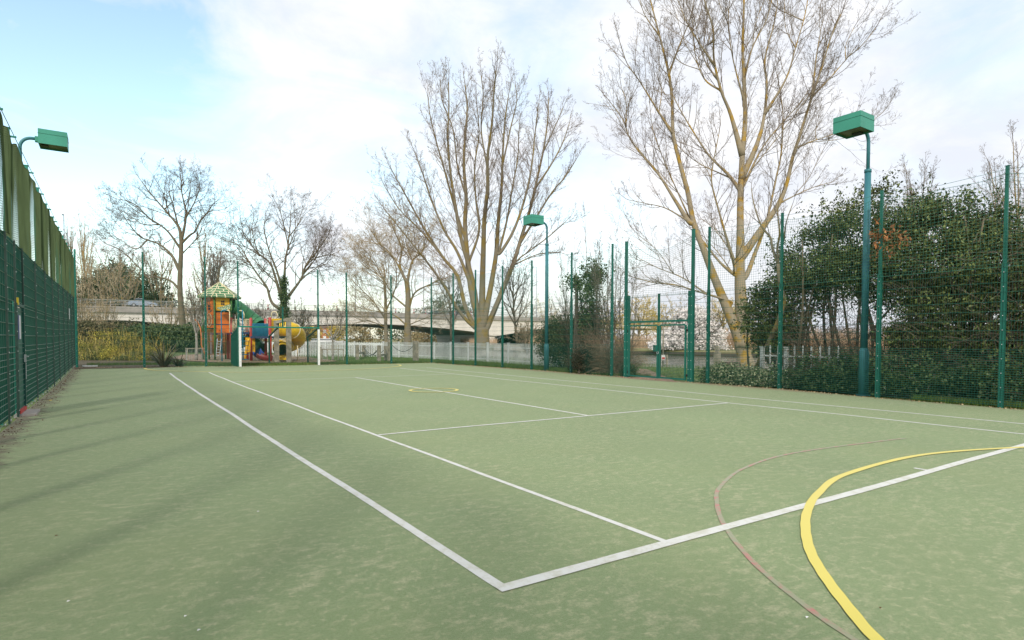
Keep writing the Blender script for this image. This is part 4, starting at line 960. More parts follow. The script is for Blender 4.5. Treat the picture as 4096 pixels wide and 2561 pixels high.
shrub('holly_bush', 'dense dark holly at the right edge of the picture', (16.6,.6,0), [((16.5,1.6,2.7),(1.7,1.3,1.45)),((16.6,1.2,3.5),(1.0,.9,.75)),((16.6,-.2,2.7),(1.8,1.5,1.5)),((16.0,.8,1.4),(1.8,2.0,1.4))], LEAF, .085, 1400, 46, .17, 204, stems=10, bark=BARKG, edge=.35, xmin=14.2, zmin=.5, sprout=26, sr=.05, holes=-.3)
shrub('bramble', 'low ivy and bramble tangle at the fence foot under the holly', (14.9,4.5,0), [((14.6,y,.35),(.55,.9,.62)) for y in (6.4,5.4,4.3,3.2,2.2)], LEAFI, .07, 620, 34, .12, 205, stems=0, edge=.1, xmin=14.0, aspect=.75)
shrub('bramble', 'dry brown tangle of dead bramble between the holly stems', (15.2,5.6,0), [((15.0,y,.75),(.5,.8,.55)) for y in (7.0,6.2,5.2,4.1)], LEAFB, .06, 130, 22, .14, 206, stems=0, edge=.1, xmin=14.1)
ol = shrub('dead_leaves', 'cluster of dead brown leaves caught on the netting by the near right post', (13.75,4.25,3.7), [((13.68,4.3,3.75),(.08,.34,.55)),((13.68,3.85,3.75),(.08,.3,.2))], mat('leaf_rust', (.42,.18,.07), .8, isl=.4), .11, 40, 6, .07, 207, stems=0, edge=.1, zmin=3, cat='leaves', aspect=.4)
shrub('variegated_ivy', 'pale variegated ivy sprawling over the fence foot right of the gate', (14.5,8.6,0), [((14.45,9.7,.22),(.35,.6,.32)),((14.5,8.9,.2),(.45,.7,.34)),((14.5,8.0,.22),(.45,.7,.36)),((14.45,7.4,.2),(.3,.4,.3)),((14.45,9.3,.45),(.25,.4,.2))], LEAFV, .055, 520, 30, .09, 208, stems=0, edge=.05, zmin=.0, aspect=.85, xmin=14.16)
shrub('evergreen_bush', 'dark rounded evergreen bush right of the middle lamp pole, behind the railings', tuple(CW(2.6,28.5)), [(tuple(CW(2.1,28.5,1.3)),(1.0,1.0,1.3)),(tuple(CW(3.3,29,1.5)),(.9,1,1.2))], LEAFE, .09, 620, 36, .17, 209, stems=3, edge=.35)
shrub('evergreen_bush', 'low dark bush swallowing the end of the white railings', tuple(CW(2.9,24.0)), [(tuple(CW(2.75,24.3,.55)),(.45,.5,.65))], mat('leaf_box', (.03,.04,.02), .6, isl=.4), .05, 130, 34, .1, 210, stems=2, edge=.2)
ivt = shrub('ivy_covered_tree', 'ivy smothered tree with two leafy horns left of the gate', tuple(CW(3.35,26.5)), [(tuple(CW(3.3,26.5,2.6)),(.5,.5,1.2)),(tuple(CW(2.8,26.5,3.9)),(.42,.4,.36)),(tuple(CW(3.4,26.6,4.2)),(.42,.4,.8)),(tuple(CW(3.75,26.6,4.3)),(.3,.3,.5))], LEAFI, .09, 150, 36, .17, 211, stems=7, edge=.2, cat='tree', sr=.08, aspect=.75)
# scrub left of the gate: tangled dry stems
def tangle(name, label, c, r, n, m_, seed, rr=.004, L_=.9, cat='shrub'):
    g = random.Random(seed); S = []
    for i in range(n):
        p = [c[k]+g.uniform(-1,1)*r[k] for k in range(3)]; p[2] = max(.02, p[2]*g.random()); d = Vector((g.gauss(0,.6), g.gauss(0,.6), abs(g.gauss(.5,.5)))).normalized()
        for k in range(4):
            q = [p[j]+d[j]*L_/4 for j in range(3)]; S.append((*p, *q, rr, rr*.8)); p = q; d = (d+Vector((g.gauss(0,.3), g.gauss(0,.3), g.gauss(-.12,.2)))).normalized()
            if q[2] < 0: break
    t = thing(name, (c[0],c[1],0), label, cat); segmesh('stems', S, m_, t); return t
tangle('dry_scrub', 'knee high tangle of dry brown stems left of the gate post', (14.9,15.1,.75), (.5,1.1,.75), 1700, mat('stem_dry', (.28,.20,.13), .9, isl=.3), 5)
tangle('dry_scrub', 'tangle of dry stems behind the short white railings', (15.6,16.6,.8), (.5,1.1,.8), 800, mat('stem_dry', (0,0,0)), 6)
shrub('ivy_clump', 'small dark ivy clump at the foot of the left gate post', (14.35,13.4,0), [((14.4,13.45,.18),(.3,.5,.25))], LEAFI, .05, 60, 26, .08, 212, stems=0, edge=.1, aspect=.8, xmin=14.08)
tangle('dry_scrub', 'dry stems tangled among the holly trunks on the right', (15.6,6.3,1.3), (.8,1.6,1.3), 1100, TWIGG, 7, rr=.005, L_=1.2)
# forsythia and hedges left
fb = [PX(x, y, d) for x, y, d in ((205,818,36),(240,812,35.5),(275,812,35.2),(305,818,34.8),(335,832,35),(250,845,34.4),(215,850,34.6),(300,850,34.2),(180,830,36.5),(350,845,34.6))]
shrub('forsythia_hedge', 'yellow flowering forsythia hedge behind the far left corner of the fence', (fb[1].x,fb[1].y,.1), [(tuple(p),(.95,.8,.75 if p.z > .6 else .5)) for p in fb], LEAFF, .07, 1600, 34, .15, 220, stems=30, bark=BARKM, edge=.2, zmin=.05, holes=-.1)
S = []; g = random.Random(3)
for i in range(420):
    p = g.choice(fb)+Vector((g.gauss(0,.6), g.gauss(0,.5), 0)); d = Vector((g.gauss(0,.25), g.gauss(0,.25), 1)).normalized(); L_ = g.uniform(.4,1.1); S.append((*p, *(p+d*L_), .006, .003))
fo = [o for o in COL.objects if o.name.startswith('forsythia_hedge')][0]; tag(segmesh('shoots', S, TWIGY, fo), kind='stuff')
def hedge_line(pix, h, name, label, m_, size, seed, ncl):
    P = [PX(*q) for q in pix]; bl = []
    for p in P: bl.append(((p.x,p.y,h*.5),(1.6,1.4,h*.55)))
    return shrub(name, label, (P[0].x,P[0].y,0), bl, m_, size, ncl, 34, .28, seed, stems=0, edge=.45, cat='hedge', aspect=.8)
hedge_line([(x, 800, 62-.02*(x-330)) for x in range(318, 560, 22)], 2.5, 'clipped_hedge', 'dark green clipped hedge in front of the bridge, behind the tree trunk', LEAFH, .20, 221, 1600)
hedge_line([(x, 800, 72) for x in range(170, 330, 20)], 3.0, 'overgrown_hedge', 'straggling brown green hedge between the forsythia and the bridge', mat('leaf_brown_hedge', (.16,.13,.07), .8, isl=.5, scale=.9, col2=(.07,.08,.03)), .20, 222, 1000)
for i, (px_, py_, D, rx, rz, lab) in enumerate([(225,700,128,5.5,5,'dull olive evergreen clump above the bridge, near the left fence'),(290,690,130,6,6.5,'broad olive evergreen clump above the bridge parapet'),(345,700,126,4.5,5,'rounded dark evergreen above the passing car'),(262,668,134,4.0,4.5,'upper part tree of the evergreen group, palest olive'),(1055,735,170,8,5,'dull green ivy clad trees behind the middle of the bridge')]):
    p = PX(px_, py_, D); shrub('evergreen_tree', lab, (p.x,p.y,.2), [((p.x,p.y,p.z),(rx,rx,rz)),((p.x+rx*.6,p.y,p.z-rz*.5),(rx*.7,rx*.7,rz*.7)),((p.x-rx*.6,p.y+1,p.z-rz*.6),(rx*.7,rx*.7,rz*.6))], LEAFE, .42, 520, 26, .6, 230+i, stems=5, sr=.25, cat='tree', edge=.4)
def scrub(px_, ty, hw, D, seed, lab, tw=TWIGT, nl=16): auto_tree(seed, px_, 838 if D < 80 else 815, ty, hw, D, dict(FAR, rmin=.018, sp=.7, len=2.2), lab, BARKM, tw, 'shrub', 'bare_shrub', nl, .10)
scrub(205, 672, 36, 84, 301, 'grey brown bare scrub in front of the bridge beside the left fence', TWIGT, 14)
scrub(250, 700, 34, 82, 302, 'grey bare scrub over the yellow forsythia', TWIGT, 12)
scrub(395, 700, 40, 80, 303, 'bare brown scrub either side of the straight trunk', TWIGT, 11)
scrub(455, 690, 34, 76, 304, 'bare brown scrub left of the play tower', TWIGT, 11)
scrub(610, 715, 40, 74, 305, 'bare scrub hiding the bridge behind the green slide', TWIGG, 18)
scrub(705, 712, 38, 76, 306, 'bare scrub hiding the bridge right of the ivy trunk', TWIGG, 18)
scrub(1245, 770, 30, 66, 307, 'pale bare bush beneath the right end of the bridge', TWIGT, 18)
scrub(1310, 760, 26, 60, 308, 'tan bare bush right of the middle lamp pole', TWIGT, 14)
tangle('bare_climber', 'grey dead climber stems hanging through the holly by the right post', (15.0,2.6,2.6), (.5,2.0,1.5), 600, TWIGG, 17, rr=.005, L_=1.0)
# ------------------------------------------------------------------ bridge
AX = Vector((77,65)).normalized(); BO = Vector((-69,95)); CRV = Vector((-AX.y, AX.x))    # camera frame: axis, origin, across (away)
def BP(s_, w, z): q = BO+AX*s_+CRV*w; return CW(q.x, q.y, z)
def d_at(px_):   # station whose line of sight is at preview x
    k = (px_-1215)/1408; return (k*BO.y-BO.x)/(AX.x-k*AX.y)
BR = thing('road_bridge', tuple(BP(60,10,0)), 'long pale concrete road bridge with an arched underside crossing the river', 'bridge')
zt = [(-40,6.3),(d_at(313),6.65),(d_at(817),7.15),(d_at(1290),7.15),(190,6.9)]
def ztop(s_): return float(np.interp(s_, [a for a,_ in zt], [b for _,b in zt]))
prof = [(-60,4.0),(d_at(313),4.35),(d_at(400),3.9),(d_at(482),3.45),(d_at(520),2.6),(d_at(545),2.3),(d_at(575),2.6),(d_at(640),3.55),(d_at(740),4.12),(d_at(817),4.42),(d_at(900),4.55),(d_at(970),4.40),(d_at(1050),3.9),(d_at(1116),3.25),(d_at(1155),2.3),(d_at(1176),2.15),(d_at(1215),2.9),(d_at(1287),4.3),(d_at(1400),4.9),(200,4.9)]
def zbot(s_): return float(np.interp(s_, [a for a,_ in prof], [b for _,b in prof]))
WB = 24; ST = arange(-40, 190, 2.)
def sheet(fn, m_, name):
    V = []; 
    for s_ in ST: V += [tuple(p) for p in fn(s_)]
    k = len(fn(0)); F = [(i*k+j, (i+1)*k+j, (i+1)*k+j+1, i*k+j+1) for i in range(len(ST)-1) for j in range(k-1)]
    return mesh_np(name, V, F, m_, BR)
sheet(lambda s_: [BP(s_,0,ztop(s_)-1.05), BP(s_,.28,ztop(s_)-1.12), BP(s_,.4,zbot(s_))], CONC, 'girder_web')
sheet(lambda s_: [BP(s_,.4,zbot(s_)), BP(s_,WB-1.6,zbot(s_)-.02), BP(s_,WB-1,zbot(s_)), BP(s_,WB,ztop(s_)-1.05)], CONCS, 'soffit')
sheet(lambda s_: [BP(s_,0,ztop(s_)-1.05), BP(s_,-.1,ztop(s_)-1.0), BP(s_,-.1,ztop(s_)-.35), BP(s_,-.02,ztop(s_)-.3), BP(s_,-.02,ztop(s_)), BP(s_,.3,ztop(s_)), BP(s_,.3,ztop(s_)-.5)], CONCE, 'edge_beam')
sheet(lambda s_: [BP(s_,.3,ztop(s_)-.5), BP(s_,WB-.3,ztop(s_)-.5), BP(s_,WB-.3,ztop(s_)), BP(s_,WB,ztop(s_)), BP(s_,WB,ztop(s_)-1.05)], mat('asphalt', (.06,.06,.06), .9), 'road_deck')
S = []
for w_ in (.15, WB-.15):
    for s0, s1 in zip(ST[:-1], ST[1:]):
        for h in (.25,.5,.75,1.0):
            a = BP(s0,w_,ztop(s0)+h); c = BP(s1,w_,ztop(s1)+h); S.append((*a,*c,.03 if h < 1 else .05,.03 if h < 1 else .05))
        a = BP(s0,w_,ztop(s0)); S.append((*a, a.x,a.y,a.z+1.02,.045,.045))
segmesh('parapet_rail', S, mat('rail_metal', (.55,.54,.52), .5, .2), BR, sides=4)
mb = MB(); s0 = d_at(1148); s1 = s0+3.2
def pier(s0, s1, m_):
    mb = MB(); V = []
    for z, e in ((-1.3,0),(0.3,.25),(zbot((s0+s1)/2)+.15,-.25)):
        V += [BP(s0+e,.8,z), BP(s1-e,.8,z), BP(s1-e,WB-1.7,z), BP(s0+e,WB-1.7,z)]
    mb.add(V, [(0,1,5,4),(1,2,6,5),(2,3,7,6),(3,0,4,7),(4,5,9,8),(5,6,10,9),(6,7,11,10),(7,4,8,11)]); mb.build('pier', m_, BR)
pier(s0, s1, CONC); pier(d_at(535), d_at(535)+3, CONC)
mb = MB(); sa = d_at(313)
mb.add([BP(sa-.8,.85,-.5),BP(sa+.8,.85,-.5),BP(sa+.8,.85,5.4),BP(sa-.8,.85,5.4),BP(sa-.8,WB,-.5),BP(sa+.8,WB,-.5),BP(sa+.8,WB,5.4),BP(sa-.8,WB,5.4)], [(0,1,2,3),(1,5,6,2),(4,0,3,7),(5,4,7,6)])
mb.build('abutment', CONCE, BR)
V = [tuple(BP(s_, w_, z)) for s_ in (-45, sa-.9) for w_, z in ((-3,-.2),(1.5,4.0),(22,4.0),(27,-.2))]; struct(mesh_np('embankment', V, [(0,4,5,1),(1,5,6,2),(2,6,7,3),(0,1,2,3),(7,6,5,4)], GRASS), 'grassy embankment under the left end of the bridge', 'bank')
mb = MB(); sb = d_at(1290)+4
mb.add([BP(sb,1.2,-1),BP(sb+14,1.2,-1),BP(sb+14,1.2,4.9),BP(sb,1.2,4.6),BP(sb,WB,-1),BP(sb+14,WB,-1),BP(sb+14,WB,4.9),BP(sb,WB,4.6)], [(0,1,2,3),(1,5,6,2),(4,0,3,7),(5,4,7,6)])
mb.build('abutment', CONCE, BR)
# things on the bridge
def car(col, label):
    t = thing('car', (0,0,0), label, 'car', 'cars crossing the bridge')
    mb = MB(); prof_ = [(-2.2,.35),(2.15,.35),(2.2,.65),(1.5,.9),(.75,1.0),(-1.8,1.0),(-2.2,.8)]
    n = len(prof_); mb.add([(x,-.85,z) for x,z in prof_]+[(x,.85,z) for x,z in prof_], [tuple(range(n)), tuple(range(2*n-1,n-1,-1))]+[(i,i+n,(i+1)%n+n,(i+1)%n) for i in range(n)])
    mb.add([(-.9,-.62,1.43),(.15,-.62,1.43),(.15,.62,1.43),(-.9,.62,1.43),(-.9,-.62,1.47),(.15,-.62,1.47),(.15,.62,1.47),(-.9,.62,1.47)],[(3,2,1,0),(4,5,6,7),(0,1,5,4),(1,2,6,5),(2,3,7,6),(3,0,4,7)])
    mb.build('body', mat(col[0], col[1], .3, .2), t)
    mb = MB(); mb.add([(-1.6,-.8,.99),(.85,-.8,.99),(.15,-.62,1.43),(-.9,-.62,1.43),(-1.6,.8,.99),(.85,.8,.99),(.15,.62,1.43),(-.9,.62,1.43)],[(0,1,2,3),(5,4,7,6),(1,5,6,2),(4,0,3,7)]); mb.build('windows', GLASS, t)
    for x in (-1.35,1.3):
        for y in (-.86,.86):
            mb = MB(); mb.cyl((x,y-.1,.33),(x,y+.1,.33),.33,16); w_ = mb.build('wheel', DARK, t)
            mb = MB(); mb.cyl((x,y-.112,.33),(x,y+.112,.33),.19,10); mb.build('rim', STEEL, w_)
    mb = MB()
    for y in (-.6,.6): mb = MB(); mb.box((2.16,y,.68),(.08,.3,.12)); mb.build('headlight', BOLT, t)
    return t
HD = math.atan2((AX.x*-_s+AX.y*_c), (AX.x*_c+AX.y*_s))
for i, (px_, col, lab, w_) in enumerate([(345,('car_silver',(.45,.55,.68)),'pale blue silver car crossing the left end of the bridge',3.2),(1045,('car_dark',(.05,.05,.06)),'dark car on the bridge behind the middle willow limbs',4),(1095,('car_grey',(.3,.31,.33)),'grey car on the bridge close behind the dark one',4)]):
    t = car(col, lab); s_ = d_at(px_); t.location = BP(s_, w_, ztop(s_)-.5+.55*(i == 0)); t.rotation_euler.z = HD+(math.pi if i else 0)
def lamp(px_, top, lab, w_=WB-.8):
    s_ = d_at(px_)+2; s_ = d_at(px_)-0; b = BP(s_, .6, ztop(s_)-.5); dd = (BO+AX*s_+CRV*.6).y; hgt = PX(px_, top, dd).z-b.z
    t = thing('street_lamp', tuple(b), lab, 'street lamp', 'lamp posts along the bridge')
    mb = MB(); mb.tube([tuple(b), (b.x,b.y,b.z+1.5), (b.x,b.y,b.z+hgt)], [.13,.10,.06], 8); mb.build('pole', GREYM, t)
    mb = MB(); e = BP(s_, 1.9, b.z+hgt+.15); mb.tube([(b.x,b.y,b.z+hgt-.03), e], .05, 6); mb.build('arm', GREYM, t)
    mb = MB(); e2 = BP(s_, 2.6, b.z+hgt+.18); mb.bar(e, e2, .28, .14); mb.build('lamp_head', GREYM, t)
lamp(843, 608, 'slim grey lamp post on the bridge left of the crooked tree')
lamp(158, 508, 'tall lamp post on the bridge showing above the olive netting')
lamp(166, 552, 'shorter lamp post just right of the tall one by the netting')
lamp(1004, 560, 'slim lamp post on the bridge half lost in the bare twigs')
lamp(1270, 632, 'slim lamp post on the bridge left of the middle floodlight pole')
for i, px_ in enumerate([637, 756, 800, 843, 939, 982, 1010, 1078, 1117]):
    s_ = d_at(px_); b = BP(s_, .75, ztop(s_)-.5)
    t = thing('traffic_cone', tuple(b), ['','','','','','','','',''][i] or 'red and white barrier cone on the bridge, number %s along the parapet' % i, 'cone', 'red cones along the bridge parapet')
    names = ['red cone on the bridge above the yellow slide','red cone on the bridge right of the goal','red cone on the bridge over the young tree','red cone at the foot of the bridge lamp post','red cone on the bridge left of the crooked tree','red cone on the bridge right of the crooked tree','red cone on the bridge at the court corner post','red cone on the bridge left of the two cars','red cone on the bridge by the willow trunk']
    t['label'] = names[i]
    mb = MB(); mb.cyl((b.x,b.y,b.z+.1),(b.x,b.y,b.z+1.45),.24,12,.07); mb.build('cone_body', RED, t)
    mb = MB(); mb.cyl((b.x,b.y,b.z+.8),(b.x,b.y,b.z+1.05),.165,12,.13); mb.build('white_band', WHITE, t)
    mb = MB(); mb.box((b.x,b.y,b.z+.06),(.6,.6,.12)); mb.build('base', DARK, t)
# person walking on the bridge
def person(px_, label):
    s_ = d_at(px_); b = BP(s_, .9, ztop(s_)-.2); t = thing('person', tuple(b), label, 'person')
    J = dict(pelvis=(0,0,.95,.13), chest=(0,0,1.3,.15), neck=(0,0,1.47,.06), head=(0,.01,1.58,.095), top=(0,0,1.70,.07),
      lh=(-.09,0,.9,.09), lk=(-.1,.14,.5,.065), lf=(-.1,.02,.09,.05), lt=(-.1,.2,.04,.04), rh=(.09,0,.9,.09), rk=(.1,.0,.5,.065), rf=(.1,-.25,.12,.05), rt=(.1,-.1,.04,.04),
      ls=(-.19,0,1.4,.06), le=(-.23,-.1,1.13,.05), lw=(-.22,.04,.9,.035), lp=(-.22,.1,.82,.035), rs=(.19,0,1.4,.06), re=(.23,.08,1.13,.05), rw=(.22,.24,.95,.035), rp=(.22,.3,.88,.035))
    E_ = [('pelvis','chest'),('chest','neck'),('neck','head'),('head','top'),('pelvis','lh'),('lh','lk'),('lk','lf'),('lf','lt'),('pelvis','rh'),('rh','rk'),('rk','rf'),('rf','rt'),('chest','ls'),('ls','le'),('le','lw'),('lw','lp'),('chest','rs'),('rs','re'),('re','rw'),('rw','rp')]
    kk = list(J); me = bpy.data.meshes.new('body'); me.from_pydata([J[k][:3] for k in kk], [(kk.index(a), kk.index(c)) for a, c in E_], [])
    o = bpy.data.objects.new('body', me); COL.objects.link(o); o.parent = t; me.materials.append(mat('dark_clothes', (.03,.03,.05), .8))
    md = o.modifiers.new('skin', 'SKIN')
    for i, k in enumerate(kk): me.skin_vertices[0].data[i].radius = (J[k][3], J[k][3])
    me.skin_vertices[0].data[0].use_root = True
    o.modifiers.new('sub', 'SUBSURF').levels = 1; o.modifiers['sub'].render_levels = 1
    mb = MB(); mb.tube([(0,0,.88),(0,0,1.1),(0,0,1.32),(0,0,1.44)], [.19,.19,.21,.12], 12); mb.build('jacket', mat('red_jacket', (.45,.05,.05), .8), t, local=True)
    mb = MB(); mb.ball((0,-.015,1.66), .105, 6, (1,1,.75)); mb.build('hair', mat('hair', (.04,.025,.02), .8), t, local=True)
    t.rotation_euler.z = HD-math.pi/2
person(1261, 'person in a red jacket and dark trousers walking over the bridge')

# ------------------------------------------------------------------ playground, built in world coordinates at depths about 34 to 40 m
def Q(x, y, d): return PX((x/4.3194+900)/K, (y/4.3194+1130)/K, d)     # crop 900,1130
def Q3(x, y, d): return PX((x/3.6+750)/K, (y/3.6+1080)/K, d)
def gzp(p): return Vector((p.x, p.y, gz(p.x, p.y)))
PG = thing('climbing_frame', tuple(gzp(Q3(700,1300,36.5))), 'colourful play tower with tiled roof, red posts, blue barrier and platforms', 'climbing frame')
DT = 38.0
tc_ = PX(520, 800, DT); twr = .98        # tower centre
tz = lambda y: PX(520, y, DT).z
def ang_pt(a, r, z): return Vector((tc_.x+r*math.cos(a), tc_.y+r*math.sin(a), z))
face_az = math.atan2(CY-tc_.y, CX-tc_.x); A0 = face_az+R(-40)+R(30)   # hexagon turned as seen in the photo
HX = [face_az+R(12)+i*R(60)+R(30) for i in range(6)]
# posts
for a in HX:
    p = ang_pt(a, twr, 0); mb = MB(); mb.cyl((p.x,p.y,gz(p.x,p.y)-.05),(p.x,p.y,tz(700)), .055, 10); mb.build('tower_post', TPOST, PG)
# roof with overhang
mb = MB(); apex = (tc_.x, tc_.y, tz(667)); zr = tz(702); ring = [ang_pt(a, twr*1.32, zr) for a in HX]
me = bpy.data.meshes.new('roof'); V = []; F = []; UVs = []
for i in range(6):
    a, c = ring[i], ring[(i+1)%6]; n0 = len(V); V += [tuple(a), tuple(c), apex]; F.append((n0, n0+1, n0+2)); UVs += [(0,0),(1.2,0),(.6,1.3)]
    V += [(a.x,a.y,a.z-.09), (c.x,c.y,c.z-.09)]; F.append((n0+3, n0+4, n0+1, n0)); UVs += [(0,.1),(1.2,.1),(1.2,.2),(0,.2)]
n0 = len(V); V += [tuple(Vector(r_)*1-Vector((0,0,.08))) for r_ in ring]; F.append(tuple(n0+i for i in reversed(range(6)))); UVs += [(0,0)]*6
me.from_pydata([tuple(Vector(v)-Vector(PG.location)) for v in V], [], F); uvl = me.uv_layers.new(name='UVMap')
for i, uv in enumerate(UVs): uvl.data[i].uv = uv
me.materials.append(TILE); ro = bpy.data.objects.new('roof', me); COL.objects.link(ro); ro.parent = PG
mb = MB()
for r_ in ring: mb.tube([Vector(apex)+Vector((0,0,.01)), r_+Vector((0,0,.012))], .022, 5)
mb.build('ridge', CREAM, ro)
# wall panels
def panel(i, z0, z1, m_, name='wall_panel', r=.93, inset=.06):
    a, c = ang_pt(HX[i], twr*r, 0), ang_pt(HX[(i+1)%6], twr*r, 0); d = (c-a).normalized(); a += d*inset; c -= d*inset; nr = ((a+c)/2-Vector((tc_.x,tc_.y,0))).normalized()*.03
    mb = MB(); mb.add([(a.x,a.y,z0),(c.x,c.y,z0),(c.x,c.y,z1),(a.x,a.y,z1)]+[(p.x-nr.x,p.y-nr.y,z) for p, z in ((a,z0),(c,z0),(c,z1),(a,z1))], [(0,1,2,3),(7,6,5,4),(0,4,5,1),(1,5,6,2),(2,6,7,3),(3,7,4,0)])
    o = mb.build(name, m_, PG); return o, a, c, nr
# which side faces where: pick by screen x
def scrx(p): d = p-ORG; return d.dot(RT)/d.dot(FW)
fr = sorted([i for i in range(6) if ((ang_pt(HX[i],1,0)+ang_pt(HX[(i+1)%6],1,0))/2-Vector((tc_.x,tc_.y,0))).dot(ORG-Vector((tc_.x,tc_.y,0))) > 0], key=lambda i: scrx((ang_pt(HX[i],1,0)+ang_pt(HX[(i+1)%6],1,0))/2))
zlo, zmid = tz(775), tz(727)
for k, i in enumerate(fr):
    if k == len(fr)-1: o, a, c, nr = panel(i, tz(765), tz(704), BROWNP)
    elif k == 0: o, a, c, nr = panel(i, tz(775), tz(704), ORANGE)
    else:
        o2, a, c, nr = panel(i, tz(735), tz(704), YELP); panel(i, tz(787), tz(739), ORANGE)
        o = o2
    if k < len(fr)-1:
        u_ = (c-a).normalized(); ctr_ = (a+c)/2; zc = tz(722) if k == 0 else tz(717); mb = MB()
        if k == 0: zc = tz(728)
        for dx in (-.055,.055):
            for dz in (-.08,.08): mb.box(tuple(ctr_+nr*.6+u_*dx+Vector((0,0,zc+dz))), (.08,.02,.12), Matrix.Rotation(math.atan2(u_.y,u_.x),3,'Z'))
        mb.build('window', mat('window_dark', (.05,.02,.03), .5), o)
    if k == 0:   # spoked wheel ornament
        zc = tz(757); P = [ctr_+nr*.7+u_*(.22*math.cos(t*math.pi/12))+Vector((0,0,zc+.40*math.sin(t*math.pi/12))) for t in range(25)]; mb = MB(); mb.tube(P, .022, 5, cap=False)
        for t in range(0,24,2): mb.tube([ctr_+nr*.7+Vector((0,0,zc)), P[t]], .012, 4)
        mb.build('wheel_ornament', CREAM, o)
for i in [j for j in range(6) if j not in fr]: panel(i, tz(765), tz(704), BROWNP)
mb = MB(); mb.prism([tuple(ang_pt(a, twr*.95, 0))[:2] for a in HX], tz(790), tz(788)); mb.build('tower_floor', NAVY, PG)
mb = MB(); mb.prism([tuple(ang_pt(a, twr*.95, 0))[:2] for a in HX], tz(768), tz(766.5)); mb.build('tower_floor', NAVY, PG)
# little porch roof
pc = Q3(520, 540, 36.6); mb = MB(); e1 = Q3(425,545,36.7); e2 = Q3(625,490,37.2); e3 = Q3(610,555,36.3); e4 = Q3(510,580,36.2)
me = bpy.data.meshes.new('porch_roof'); V = [e1,e2,e3,e4]; V = V+[v-Vector((0,0,.05)) for v in V]; me.from_pydata([tuple(v-Vector(PG.location)) for v in V], [], [(0,3,2,1),(4,5,6,7),(0,1,5,4),(1,2,6,5),(2,3,7,6),(3,0,4,7)])
uvl = me.uv_layers.new(name='UVMap'); 
for li in range(24): uvl.data[li].uv = [(0,0),(0,.8),(1.4,.8),(1.4,0)][li%4]
me.materials.append(TILE); po = bpy.data.objects.new('porch_roof', me); COL.objects.link(po); po.parent = PG
# lower cage of bars under the tower
for x0, x1 in ((285,395),(430,555)):
    mb = MB(); n = 7
    for k in range(n):
        x = x0+(x1-x0)*k/(n-1); a = Q3(x,860,37.2); c = Q3(x,1215,37.2); mb.cyl(a, c, .016, 6)
    for y in (860,1030,1215): mb.tube([Q3(x0,y,37.2),Q3(x1,y,37.2)], .018, 6)
    mb.build('bar_screen', mat('rust_bar', (.45,.16,.05), .6), PG)
# curly side pole, blue hoop, ladder
mb = MB(); mb.tube([Q3(110,715,36),Q3(150,760,36),Q3(188,840,36),Q3(200,980,36),Q3(200,1080,36),Q3(225,1150,36),Q3(262,1230,36)], .035, 8); mb.tube([Q3(195,895,36),Q3(270,895,37)], .02, 6); mb.tube([Q3(200,995,36),Q3(270,995,37)], .02, 6); mb.build('curved_pole', mat('orange_bar', (.6,.2,.06), .5), PG)
mb = MB(); mb.tube([Q3(497,1320,35),Q3(490,900,35),Q3(484,620,35),Q3(490,592,35),Q3(520,580,35),Q3(570,580,35)], .032, 8); mb.build('blue_hoop', BLUEP, PG)
mb = MB(); mb.tube([Q3(560,582,35),Q3(595,584,35),Q3(607,610,35),Q3(607,900,35)], .028, 8); mb.build('hand_loop', CREAM, PG); mb = MB(); mb.tube([Q3(720,700,35),Q3(718,620,35),Q3(735,590,35),Q3(770,585,35),Q3(800,600,35),Q3(815,640,35),Q3(812,700,35)], .028, 8); mb.build('hand_loop', CREAM, PG)
mb = MB(); mb.tube([Q3(1208,690,35),Q3(1208,630,35),Q3(1225,605,35),Q3(1252,600,35),Q3(1280,608,35),Q3(1294,640,35),Q3(1292,695,35)], .028, 8); mb.build('hand_loop', CREAM, PG)
mb = MB(); mb.tube([Q3(430,990,35),Q3(412,1255,34.6)], .025, 6); mb.tube([Q3(488,990,35),Q3(462,1265,34.6)], .025, 6)
for k in range(6): t = k/5.5; mb.tube([Q3(428-18*t,1030+220*t,34.9-.3*t), Q3(484-24*t,1030+220*t,34.9-.3*t)], .018, 6)
mb.build('ladder', STEEL, PG)
# red posts of the middle platforms
for x, yt, d, base in ((580,690,39.0,1325),(628,690,37.6,1328),(855,695,38.5,1320),(912,700,36.5,1330),(1123,708,37.5,1315),(1187,692,36.0,1330)):
    a = Q3(x,yt,d); b = Vector((a.x,a.y,gz(a.x,a.y)-.05)); mb = MB(); mb.tube([b,a,a+Vector((0,0,.04))], [.088,.088,.05], 12); mb.build('red_post', RED, PG)
D1, D2, D3, D4 = Q3(590,925,38.8), Q3(905,935,36.7), Q3(1130,985,37.3), Q3(1185,985,36.1)
def deck(p, q, w, z, th=.12):
    p = Vector((p.x,p.y,z)); q = Vector((q.x,q.y,z)); d = (q-p).normalized(); n_ = Vector((-d.y,d.x,0)); mb = MB(); mb.add([p-n_*.1, q-n_*.1, q+n_*w, p+n_*w]+[v+Vector((0,0,th)) for v in (p-n_*.1, q-n_*.1, q+n_*w, p+n_*w)], [(3,2,1,0),(4,5,6,7),(0,1,5,4),(1,2,6,5),(2,3,7,6),(3,0,4,7)]); return mb
zd = Q3(750,925,37.5).z; zd2 = Q3(1040,985,36.5).z
deck(Q3(640,920,37.5), Q3(905,920,36.5), 1.25, zd).build('deck', NAVY, PG)
deck(Q3(920,980,36.4), Q3(1200,980,36.0), 1.3, zd2).build('deck', NAVY, PG)
